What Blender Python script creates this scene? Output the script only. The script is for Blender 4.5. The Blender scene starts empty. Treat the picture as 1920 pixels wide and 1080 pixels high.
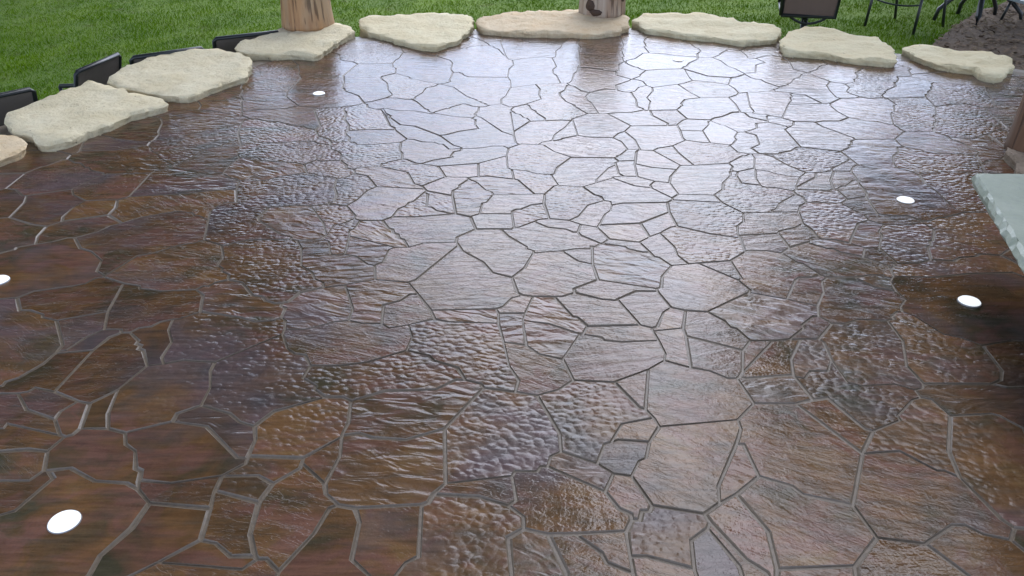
import bpy, bmesh, math, random
from mathutils import Vector, Matrix, noise
from mathutils.geometry import delaunay_2d_cdt

scene = bpy.context.scene
R = math.radians

# ------------------------------------------------------------------ camera
cam_d = bpy.data.cameras.new("camera")
cam = bpy.data.objects.new("camera", cam_d)
scene.collection.objects.link(cam)
cam.location = (0.0, 0.0, 1.55)
cam.rotation_euler = (R(60.0), 0.0, 0.0)
cam_d.sensor_width = 36.0
cam_d.lens = 36.0 * 1500.0 / 1920.0
cam_d.clip_start = 0.05
cam_d.clip_end = 2000.0
scene.camera = cam

# ------------------------------------------------------------------ world, sun, exposure
SUN_EL, SUN_AZ = 46.0, 14.0          # degrees; azimuth clockwise from +Y
EXPO = 1.34
world = bpy.data.worlds.new("World")
scene.world = world
world.use_nodes = True
wn = world.node_tree.nodes
wl = world.node_tree.links
wn.clear()
sky = wn.new("ShaderNodeTexSky")
sky.sky_type = 'NISHITA'
sky.sun_disc = False
sky.sun_elevation = R(SUN_EL)
sky.sun_rotation = R(SUN_AZ)
sky.air_density = 1.0
sky.dust_density = 0.6
sky.ozone_density = 1.0
hs = wn.new("ShaderNodeHueSaturation")
hs.inputs['Saturation'].default_value = 0.45
bg = wn.new("ShaderNodeBackground")
bg.inputs['Strength'].default_value = 0.15
wo = wn.new("ShaderNodeOutputWorld")
wl.new(sky.outputs[0], hs.inputs['Color'])
tint = wn.new("ShaderNodeMix"); tint.data_type = 'RGBA'; tint.blend_type = 'MULTIPLY'
tint.inputs[0].default_value = 1.0
tint.inputs[7].default_value = (0.905, 0.957, 1.15, 1.0)      # cool overcast veil
wl.new(hs.outputs[0], tint.inputs[6])
wl.new(tint.outputs[2], bg.inputs['Color'])
wl.new(bg.outputs[0], wo.inputs['Surface'])

sun_d = bpy.data.lights.new("sun", 'SUN')
sun_d.energy = 1.3
sun_d.angle = R(60.0)
sun_d.color = (0.985, 0.98, 1.0)
sun = bpy.data.objects.new("sun", sun_d)
scene.collection.objects.link(sun)
sd = Vector((math.sin(R(SUN_AZ)) * math.cos(R(SUN_EL)), math.cos(R(SUN_AZ)) * math.cos(R(SUN_EL)), math.sin(R(SUN_EL))))
sun.rotation_euler = sd.to_track_quat('Z', 'Y').to_euler()
sun.location = (0, 0, 30)

scene.view_settings.view_transform = 'Standard'
scene.view_settings.look = 'None'
scene.view_settings.exposure = EXPO
scene.view_settings.gamma = 1.0
scene.view_settings.use_curve_mapping = False
scene.render.engine = 'CYCLES'

# ------------------------------------------------------------------ helpers
COL = scene.collection

def link_mesh(name, me, mat=None, parent=None):
    o = bpy.data.objects.new(name, me)
    COL.objects.link(o)
    if mat is not None and not me.materials:
        me.materials.append(mat)
    if parent is not None:
        o.parent = parent
    return o

def tag(o, label=None, cat=None, group=None, kind=None):
    if label: o["label"] = label
    if cat: o["category"] = cat
    if group: o["group"] = group
    if kind: o["kind"] = kind
    return o

def empty(name, loc=(0, 0, 0), rz=0.0):
    o = bpy.data.objects.new(name, None)
    o.empty_display_size = 0.1
    COL.objects.link(o)
    o.location = loc
    o.rotation_euler = (0, 0, rz)
    return o

def from_bm(name, bm, mat=None, parent=None, smooth=False):
    me = bpy.data.meshes.new(name)
    bmesh.ops.recalc_face_normals(bm, faces=bm.faces)
    bm.to_mesh(me)
    bm.free()
    if smooth:
        for p in me.polygons: p.use_smooth = True
    return link_mesh(name, me, mat, parent)

def from_data(name, v, f, mat=None, parent=None, smooth=False):
    me = bpy.data.meshes.new(name)
    me.from_pydata(v, [], f)
    me.update()
    if smooth:
        for p in me.polygons: p.use_smooth = True
    return link_mesh(name, me, mat, parent)

def tube(bm, pts, r, seg=10, closed=False):
    """round tube swept along a list of points"""
    pts = [Vector(p) for p in pts]
    n = len(pts)
    rr = r if isinstance(r, (list, tuple)) else [r] * n
    rings = []
    ref = Vector((0, 0, 1))
    for i, p in enumerate(pts):
        if closed:
            d = pts[(i + 1) % n] - pts[i - 1]
        else:
            d = pts[min(i + 1, n - 1)] - pts[max(i - 1, 0)]
        d.normalize()
        a = ref if abs(d.dot(ref)) < 0.95 else Vector((0, 1, 0))
        s = d.cross(a).normalized()
        t = s.cross(d).normalized()
        rings.append([bm.verts.new(p + (s * math.cos(2 * math.pi * k / seg) + t * math.sin(2 * math.pi * k / seg)) * rr[i]) for k in range(seg)])
    m = n if closed else n - 1
    for i in range(m):
        a, b = rings[i], rings[(i + 1) % n]
        for k in range(seg):
            bm.faces.new((a[k], a[(k + 1) % seg], b[(k + 1) % seg], b[k]))
    if not closed:
        bm.faces.new(rings[0][::-1])
        bm.faces.new(rings[-1])

def box(bm, lo, hi, bev=0.0):
    v = [bm.verts.new((x, y, z)) for x in (lo[0], hi[0]) for y in (lo[1], hi[1]) for z in (lo[2], hi[2])]
    fs = [bm.faces.new([v[i] for i in q]) for q in ((0, 1, 3, 2), (4, 6, 7, 5), (0, 4, 5, 1), (2, 3, 7, 6), (0, 2, 6, 4), (1, 5, 7, 3))]
    if bev:
        es = set(e for f in fs for e in f.edges)
        bmesh.ops.bevel(bm, geom=list(es), offset=bev, segments=2, affect='EDGES', profile=0.6)

def arc(p0, p1, sag, n=8):
    p0, p1, sag = Vector(p0), Vector(p1), Vector(sag)
    return [p0.lerp(p1, i / n) + sag * (4 * (i / n) * (1 - i / n)) for i in range(n + 1)]

# ------------------------------------------------------------------ node helpers
class NT:
    def __init__(self, name):
        self.m = bpy.data.materials.new(name)
        self.m.use_nodes = True
        self.t = self.m.node_tree
        self.t.nodes.clear()
        self.out = self.n("ShaderNodeOutputMaterial")
        self.b = self.n("ShaderNodeBsdfPrincipled")
        self.l(self.b.outputs[0], self.out.inputs['Surface'])
    def n(self, t, **kw):
        x = self.t.nodes.new(t)
        for k, v in kw.items(): setattr(x, k, v)
        return x
    def l(self, a, b): self.t.links.new(a, b)
    def set(self, sock, v):
        if hasattr(v, 'is_linked') or hasattr(v, 'links'): self.l(v, sock)
        else: sock.default_value = v
    def math(self, op, a, b=None, c=None, clamp=False):
        x = self.n("ShaderNodeMath", operation=op, use_clamp=clamp)
        self.set(x.inputs[0], a)
        if b is not None: self.set(x.inputs[1], b)
        if c is not None: self.set(x.inputs[2], c)
        return x.outputs[0]
    def pos(self):
        return self.n("ShaderNodeNewGeometry").outputs['Position']
    def obj(self):
        return self.n("ShaderNodeTexCoord").outputs['Object']
    def rnd(self):
        return self.n("ShaderNodeObjectInfo").outputs['Random']
    def mapping(self, vec, rot=(0, 0, 0), scale=(1, 1, 1), loc=(0, 0, 0)):
        x = self.n("ShaderNodeMapping")
        self.l(vec, x.inputs[0])
        self.set(x.inputs['Location'], loc); self.set(x.inputs['Rotation'], rot); self.set(x.inputs['Scale'], scale)
        return x.outputs[0]
    def noise(self, vec, scale=5., detail=3., rough=0.5, dist=0.):
        x = self.n("ShaderNodeTexNoise")
        self.l(vec, x.inputs['Vector'])
        x.inputs['Scale'].default_value = scale; x.inputs['Detail'].default_value = detail
        x.inputs['Roughness'].default_value = rough; x.inputs['Distortion'].default_value = dist
        return x.outputs[0]
    def voro(self, vec, scale=5., feature='SMOOTH_F1', smooth=0.6, rand=1.0):
        x = self.n("ShaderNodeTexVoronoi", feature=feature)
        self.l(vec, x.inputs['Vector'])
        x.inputs['Scale'].default_value = scale
        x.inputs['Randomness'].default_value = rand
        if feature == 'SMOOTH_F1': x.inputs['Smoothness'].default_value = smooth
        return x.outputs['Distance']
    def ramp(self, fac, stops, interp='LINEAR'):
        x = self.n("ShaderNodeValToRGB")
        x.color_ramp.interpolation = interp
        e = x.color_ramp.elements
        while len(e) < len(stops): e.new(0.5)
        for el, (p, c) in zip(e, stops):
            el.position = p
            el.color = (c, c, c, 1) if isinstance(c, (int, float)) else (*c, 1)
        self.l(fac, x.inputs[0])
        return x.outputs[0]
    def mix(self, fac, a, b, mode='MIX'):
        x = self.n("ShaderNodeMix", data_type='RGBA', blend_type=mode)
        self.set(x.inputs[0], fac)
        for s, v in ((x.inputs[6], a), (x.inputs[7], b)):
            if isinstance(v, tuple): s.default_value = (*v, 1)
            else: self.l(v, s)
        return x.outputs[2]
    def bump(self, h, strength=1.0, dist=0.01, normal=None):
        x = self.n("ShaderNodeBump")
        x.inputs['Strength'].default_value = strength
        x.inputs['Distance'].default_value = dist
        self.l(h, x.inputs['Height'])
        if normal is not None: self.l(normal, x.inputs['Normal'])
        return x.outputs[0]
    def fin(self, color=None, rough=None, normal=None, metal=None, ior=None):
        if color is not None:
            if isinstance(color, tuple): self.b.inputs['Base Color'].default_value = (*color, 1)
            else: self.l(color, self.b.inputs['Base Color'])
        if rough is not None: self.set(self.b.inputs['Roughness'], rough)
        if normal is not None: self.l(normal, self.b.inputs['Normal'])
        if metal is not None: self.b.inputs['Metallic'].default_value = metal
        if ior is not None: self.b.inputs['IOR'].default_value = ior
        return self.m

def combine(k, x, y, z):
    c = k.n("ShaderNodeCombineXYZ")
    for s, v in zip(c.inputs, (x, y, z)): k.set(s, v)
    return c.outputs[0]

# ------------------------------------------------------------------ materials
def stamped(name, relief):
    """stained, glossy sealed stamped-concrete stone"""
    k = NT(name)
    p = k.pos(); r = k.rnd()
    # stain: blotches that ignore the stone outlines, plus a tint of each stone's own
    warp = k.noise(p, 2.2, 3, 0.55)
    shift = combine(k, k.math('MULTIPLY', r, 0.9), k.math('MULTIPLY', r, -0.7), warp)
    vv = k.n("ShaderNodeVectorMath", operation='ADD'); k.l(p, vv.inputs[0]); k.l(shift, vv.inputs[1])
    n1 = k.noise(vv.outputs[0], 3.4, 4, 0.55, 0.6)
    n2 = k.noise(k.mapping(vv.outputs[0], loc=(7, 3, 1), scale=(0.7, 1.3, 1)), 4.6, 4, 0.6, 0.8)
    n3 = k.noise(k.mapping(p, loc=(2, 9, 4), rot=(0, 0, 0.35), scale=(2.2, 9.0, 1)), 3.0, 4, 0.6)
    base = k.ramp(n1, [(0.30, (0.046, 0.040, 0.022)), (0.44, (0.078, 0.046, 0.022)), (0.56, (0.112, 0.058, 0.024)), (0.72, (0.126, 0.076, 0.032))])
    base = k.mix(k.ramp(n2, [(0.47, 0.0), (0.64, 0.65)]), base, (0.128, 0.060, 0.046))
    base = k.mix(k.ramp(n3, [(0.50, 0.0), (0.72, 0.55)]), base, (0.050, 0.043, 0.032))
    cool = k.noise(k.mapping(vv.outputs[0], loc=(31, 13, 5)), 1.7, 3, 0.5)
    base = k.mix(k.ramp(cool, [(0.54, 0.0), (0.68, 0.55)]), base, (0.078, 0.066, 0.074))
    grain = k.noise(k.mapping(p, rot=(0, 0, 0.25), scale=(6, 55, 1)), 1.0, 6, 0.65, 0.3)
    speck = k.noise(p, 150, 3, 0.7)
    gm = k.math('ADD', k.ramp(grain, [(0.25, 0.55), (0.75, 1.30)]), k.ramp(speck, [(0.3, -0.16), (0.7, 0.16)]))
    gv = k.n("ShaderNodeHueSaturation"); k.l(base, gv.inputs['Color']); k.l(gm, gv.inputs['Value'])
    base = gv.outputs[0]
    v = k.n("ShaderNodeHueSaturation")
    k.l(base, v.inputs['Color']); v.inputs['Saturation'].default_value = 1.0
    k.l(k.math('MULTIPLY_ADD', r, 0.50, 0.90), v.inputs['Value'])
    base = v.outputs[0]
    # relief
    ang = combine(k, 0.0, 0.0, k.math('MULTIPLY_ADD', r, 0.9, -0.25))
    off = combine(k, k.math('MULTIPLY', r, 13.0), k.math('MULTIPLY', r, 29.0), 0.0)
    q = k.mapping(p, rot=ang, loc=off)
    fine = k.noise(q, 120, 3, 0.55)
    slow = k.noise(q, 7, 2, 0.5)
    if relief == 'slate':
        g = k.noise(k.mapping(q, scale=(7, 30, 1)), 1.0, 5, 0.6, 0.6)
        st = k.ramp(g, [(0.30, 0.0), (0.42, 0.28), (0.435, 0.42), (0.53, 0.55), (0.545, 0.74), (0.66, 0.86), (0.675, 1.0)])
        w = k.noise(q, 26, 3, 0.6, 0.5)
        h = k.math('ADD', k.math('MULTIPLY', st, 0.55), k.math('MULTIPLY', w, 0.45))
        h = k.math('MULTIPLY_ADD', slow, 0.5, h)
        nrm = k.bump(h, 1.0, 0.0033)
    elif relief == 'dimple':
        wq = k.n("ShaderNodeVectorMath", operation='MULTIPLY_ADD')
        nn = k.n("ShaderNodeTexNoise"); k.l(q, nn.inputs['Vector']); nn.inputs['Scale'].default_value = 22
        k.l(nn.outputs['Color'], wq.inputs[0]); wq.inputs[1].default_value = (0.02, 0.02, 0.0); k.l(q, wq.inputs[2])
        d = k.voro(k.mapping(wq.outputs[0], scale=(0.9, 1.15, 1)), 44, 'SMOOTH_F1', 0.5, 0.8)
        h = k.math('SUBTRACT', 1.0, k.math('MULTIPLY', k.math('POWER', d, 1.6), 1.7))
        h = k.math('MULTIPLY', h, k.ramp(k.noise(q, 8, 2, 0.5), [(0.28, 0.35), (0.55, 1.0)]))
        h = k.math('MULTIPLY_ADD', k.noise(q, 60, 2, 0.5), 0.10, h)
        nrm = k.bump(h, 1.0, 0.0023)
    elif relief == 'ripple':
        g = k.noise(k.mapping(q, rot=(0, 0, 0.5), scale=(9, 24, 1)), 1.0, 2.0, 0.45, 0.8)
        h = k.math('MULTIPLY_ADD', slow, 0.3, k.ramp(g, [(0.25, 0.0), (0.75, 1.0)]))
        h = k.math('MULTIPLY_ADD', k.noise(q, 45, 3, 0.55), 0.14, h)
        nrm = k.bump(h, 1.0, 0.0040)
    else:
        h = k.math('MULTIPLY_ADD', k.noise(k.mapping(q, scale=(5, 18, 1)), 1.0, 4, 0.6), 0.8, slow)
        h = k.math('MULTIPLY_ADD', k.noise(q, 30, 3, 0.55), 0.45, h)
        nrm = k.bump(h, 1.0, 0.0042)
    nrm = k.bump(fine, 0.5, 0.0009, nrm)
    big = k.noise(k.mapping(p, loc=(4, 4, 4)), 1.4, 4, 0.6)
    rough = k.math('ADD', k.ramp(k.noise(q, 16, 3, 0.6), [(0.3, 0.07), (0.7, 0.15)]), k.ramp(big, [(0.45, 0.0), (0.70, 0.09)]))
    if relief in ('dimple', 'ripple'): rough = k.math('ADD', rough, 0.10)
    return k.fin(base, rough, nrm, ior=1.35)

M = {}
for nm, rl in (('s', 'slate'), ('d', 'dimple'), ('r', 'ripple'), ('m', 'smooth')):
    M['stone_' + nm] = stamped('stamped_stone_' + rl, rl)

def joint_mat():
    k = NT('joint_concrete'); p = k.pos()
    n = k.noise(p, 60, 4, 0.6); n2 = k.noise(p, 3, 3, 0.5)
    c = k.mix(n2, (0.155, 0.118, 0.078), (0.225, 0.178, 0.122))
    c = k.mix(k.ramp(n, [(0.3, 0.0), (0.7, 0.5)]), c, (0.075, 0.065, 0.052))
    return k.fin(c, 0.46, k.bump(n, 1.0, 0.0015), ior=1.45)
M['joint'] = joint_mat()

def limestone(name, c1, c2, c3):
    k = NT(name); p = k.pos(); r = k.rnd()
    n = k.noise(p, 4, 5, 0.6, 0.4); f = k.noise(p, 55, 5, 0.65); g = k.noise(p, 18, 4, 0.6)
    c = k.mix(k.ramp(n, [(0.35, 0.0), (0.65, 1.0)]), c1, c2)
    c = k.mix(k.ramp(g, [(0.52, 0.0), (0.75, 0.6)]), c, c3)
    pit = k.ramp(k.voro(p, 13, 'F1'), [(0.03, 1.0), (0.10, 0.0)])
    pit = k.math('MULTIPLY', pit, k.ramp(k.noise(p, 5, 2, 0.5), [(0.52, 0.0), (0.60, 0.8)]))
    c = k.mix(pit, c, (0.11, 0.09, 0.055))
    sx = k.n("ShaderNodeSeparateXYZ"); k.l(p, sx.inputs[0])
    dz = k.math('MULTIPLY_ADD', g, 0.05, sx.outputs[2])
    dirt = k.ramp(k.math('MULTIPLY_ADD', dz, 8.0, 0.1), [(0.30, 0.5), (0.52, 0.0)])
    c = k.mix(dirt, c, (0.12, 0.10, 0.06))
    h = k.math('ADD', k.math('MULTIPLY', f, 0.45), g)
    h = k.math('SUBTRACT', h, k.math('MULTIPLY', pit, 0.8))
    return k.fin(c, 0.85, k.bump(h, 1.0, 0.018))
M['lime'] = limestone('limestone_cream', (0.74, 0.63, 0.375), (0.80, 0.715, 0.46), (0.66, 0.53, 0.29))
M['lime_grey'] = limestone('limestone_grey', (0.69, 0.59, 0.36), (0.76, 0.675, 0.45), (0.60, 0.48, 0.27))
M['lime_tan_shaded'] = limestone('limestone_tan_shaded', (0.20, 0.15, 0.095), (0.25, 0.19, 0.13), (0.15, 0.11, 0.07))  # tan limestone with the shade around the third log put into its colour
M['lime_peach'] = limestone('limestone_peach', (0.72, 0.54, 0.31), (0.76, 0.62, 0.40), (0.62, 0.42, 0.21))

def wood_mat(name, c1, c2, c3):
    k = NT(name); p = k.obj()
    n = k.noise(k.mapping(p, scale=(16, 16, 1.3)), 1.0, 6, 0.62, 0.4)
    big = k.noise(k.mapping(p, scale=(5, 5, 1.6)), 1.0, 3, 0.5)
    c = k.mix(k.ramp(n, [(0.36, 0.0), (0.62, 1.0)]), c1, c2)
    c = k.mix(k.ramp(big, [(0.46, 0.0), (0.64, 0.85)]), c, c3)
    crack = k.ramp(k.noise(k.mapping(p, scale=(38, 38, 1.1)), 1.0, 3, 0.5), [(0.33, 1.0), (0.40, 0.0)])
    c = k.mix(k.math('MULTIPLY', crack, 0.7), c, (0.06, 0.03, 0.015))
    h = k.math('SUBTRACT', n, crack)
    return k.fin(c, 0.7, k.bump(h, 1.0, 0.006))
M['log_red'] = wood_mat('peeled_log_reddish', (0.29, 0.145, 0.058), (0.42, 0.24, 0.11), (0.40, 0.29, 0.175))
M['log_grey'] = wood_mat('peeled_log_weathered', (0.30, 0.22, 0.155), (0.42, 0.34, 0.26), (0.27, 0.155, 0.085))
M['log_shaded'] = wood_mat('peeled_log_shaded', (0.15, 0.075, 0.038), (0.20, 0.11, 0.06), (0.11, 0.07, 0.042))  # log wood made darker in colour to stand in for shade

def flat(name, c, rough=0.5, metal=0.0, nscale=60, bump=0.001, var=0.25):
    k = NT(name); p = k.pos()
    n = k.noise(p, nscale, 4, 0.6)
    d = tuple(x * (1 - var) for x in c)
    col = k.mix(k.ramp(n, [(0.3, 0.0), (0.7, 1.0)]), d, c)
    return k.fin(col, rough, k.bump(n, 1.0, bump), metal=metal)
M['knot'] = flat('log_knot', (0.075, 0.042, 0.024), 0.75, 0, 25, 0.006, 0.5)
M['endgrain'] = flat('log_end_grain', (0.36, 0.26, 0.16), 0.8, 0, 30, 0.003, 0.4)
M['frame'] = flat('chair_frame_black', (0.018, 0.022, 0.022), 0.38, 0.0, 90, 0.0005)
M['soil'] = flat('bare_soil', (0.24, 0.175, 0.115), 0.95, 0, 24, 0.008, 0.45)
M['glass_top'] = flat('pale_blue_top', (0.40, 0.46, 0.49), 0.25, 0, 6, 0.0005, 0.12)

def sling_mat(name, c):
    k = NT(name); p = k.obj()
    w1 = k.n("ShaderNodeTexWave", wave_type='BANDS', bands_direction='X'); k.l(p, w1.inputs['Vector']); w1.inputs['Scale'].default_value = 60
    w2 = k.n("ShaderNodeTexWave", wave_type='BANDS', bands_direction='Z'); k.l(p, w2.inputs['Vector']); w2.inputs['Scale'].default_value = 60
    h = k.math('MULTIPLY', w1.outputs[1], w2.outputs[1])
    n = k.noise(p, 6, 3, 0.5)
    col = k.mix(n, tuple(x * 0.7 for x in c), c)
    return k.fin(col, 0.7, k.bump(h, 0.6, 0.001))
M['sling'] = sling_mat('sling_mesh_dark', (0.16, 0.135, 0.11))
M['sling_brown'] = sling_mat('sling_mesh_brown', (0.15, 0.10, 0.075))

def bluestone():
    k = NT('bluestone'); p = k.pos()
    n = k.noise(p, 5, 5, 0.6, 0.5); f = k.noise(p, 40, 4, 0.6)
    c = k.mix(k.ramp(n, [(0.35, 0.0), (0.65, 1.0)]), (0.26, 0.30, 0.225), (0.34, 0.375, 0.29))
    c = k.mix(k.ramp(f, [(0.5, 0.0), (0.75, 0.4)]), c, (0.17, 0.20, 0.20))
    return k.fin(c, 0.5, k.bump(f, 1.0, 0.003))
M['bluestone'] = bluestone()
M['base_shaded'] = flat('bench_base_shaded', (0.075, 0.060, 0.048), 0.85, 0, 14, 0.012, 0.5)  # base colour darkened to paint the shadow under the bench seat

def emit_mat():
    k = NT('lit_lens')
    k.fin((0.5, 0.51, 0.52), 0.3)
    k.b.inputs['Emission Color'].default_value = (0.93, 0.98, 1.0, 1)
    k.b.inputs['Emission Strength'].default_value = 0.85 / (2 ** EXPO)
    return k.m
M['lens'] = emit_mat()
M['bezel'] = flat('light_bezel', (0.30, 0.30, 0.30), 0.35)

def grass_mat(name, blade):
    k = NT(name); p = k.pos()
    n = k.noise(p, 1.1, 4, 0.6, 0.5); f = k.noise(p, 22, 3, 0.6); d = k.noise(k.mapping(p, loc=(5, 8, 0)), 2.6, 4, 0.6)
    c = k.mix(k.ramp(n, [(0.35, 0.0), (0.65, 1.0)]), (0.105, 0.215, 0.006), (0.165, 0.285, 0.008))
    c = k.mix(k.ramp(f, [(0.45, 0.0), (0.75, 0.6)]), c, (0.19, 0.29, 0.035))
    c = k.mix(k.ramp(d, [(0.58, 0.0), (0.75, 0.55)]), c, (0.15, 0.15, 0.045))
    if not blade:
        c = k.mix(0.25, c, (0.075, 0.085, 0.018))
        return k.fin(c, 0.95, k.bump(f, 1.0, 0.03))
    k.fin(c, 0.7)
    k.b.inputs['Specular IOR Level'].default_value = 0.0
    k.b.inputs['Transmission Weight'].default_value = 0.0
    return k.m
M['lawn'] = grass_mat('lawn_ground', False)
M['blade'] = grass_mat('grass_blade', True)

def leaf_mat():
    k = NT('tree_leaf'); p = k.pos()
    n = k.noise(p, 1.3, 4, 0.6)
    c = k.mix(n, (0.030, 0.058, 0.016), (0.060, 0.095, 0.026))
    return k.fin(c, 0.6)
M['leaf'] = leaf_mat()
M['bark'] = flat('tree_bark', (0.10, 0.075, 0.055), 0.9, 0, 9, 0.03, 0.5)
M['chip'] = flat('wood_chip', (0.30, 0.21, 0.13), 0.9, 0, 20, 0.002, 0.5)
M['leaf_dry'] = flat('dry_leaf', (0.26, 0.19, 0.11), 0.8, 0, 30, 0.001, 0.4)

# ------------------------------------------------------------------ ground
def ground_z(x, y):
    xx = max(-8.0, min(8.0, x))
    z = -0.58 + 0.05 * xx
    return z + 0.018 * noise.noise(Vector((x * 0.9, y * 0.9, 3.1))) * (1 if abs(x) < 20 else 0)

def lawn():
    bm = bmesh.new()
    xs = [-400, -120, -40, -20] + [-12 + 0.6 * i for i in range(41)] + [20, 40, 120, 400]
    ys = [-400, -120, -40, -15, -6] + [-2 + 0.6 * i for i in range(31)] + [22, 40, 120, 400]
    g = [[bm.verts.new((x, y, ground_z(x, y))) for x in xs] for y in ys]
    for j in range(len(ys) - 1):
        for i in range(len(xs) - 1):
            bm.faces.new((g[j][i], g[j][i + 1], g[j + 1][i + 1], g[j + 1][i]))
    o = from_bm('lawn', bm, M['lawn'], smooth=True)
    tag(o, kind='structure')
lawn()

PATIO = [(-3.45, -1.6), (-3.45, 3.3), (-2.95, 4.2), (-2.75, 4.6), (-2.35, 5.1), (-2.1, 5.65), (-1.75, 6.3), (-1.5, 6.7), (-1.0, 6.85), (-.5, 7.0), (0, 7.15), (.8, 7.15), (1.4, 7.05), (2.0, 6.9), (2.35, 6.45), (2.9, 6.25), (3.3, 6.0), (3.7, 5.7), (3.75, 4.6), (3.4, 3.9), (3.3, -1.6)]
CEN = Vector((0.1, 3.0))

def outset(poly, d):
    return [tuple(Vector(p) + (Vector(p) - CEN).normalized() * d) for p in poly]

def patio():
    bm = bmesh.new()
    o1 = outset(PATIO, 0.12); o2 = outset(PATIO, 0.46)
    a = [bm.verts.new((x, y, -0.0048)) for x, y in o1]
    b = [bm.verts.new((x, y, -0.06)) for x, y in o2]
    c = [bm.verts.new((x * 1.0, y, -1.1)) for x, y in o2]
    bm.faces.new(a)
    n = len(a)
    for i in range(n):
        j = (i + 1) % n
        bm.faces.new((a[i], a[j], b[j], b[i]))
        bm.faces.new((b[i], b[j], c[j], c[i]))
    o = from_bm('patio', bm, M['joint'])
    tag(o, kind='structure')
    return o
patio_o = patio()

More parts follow.
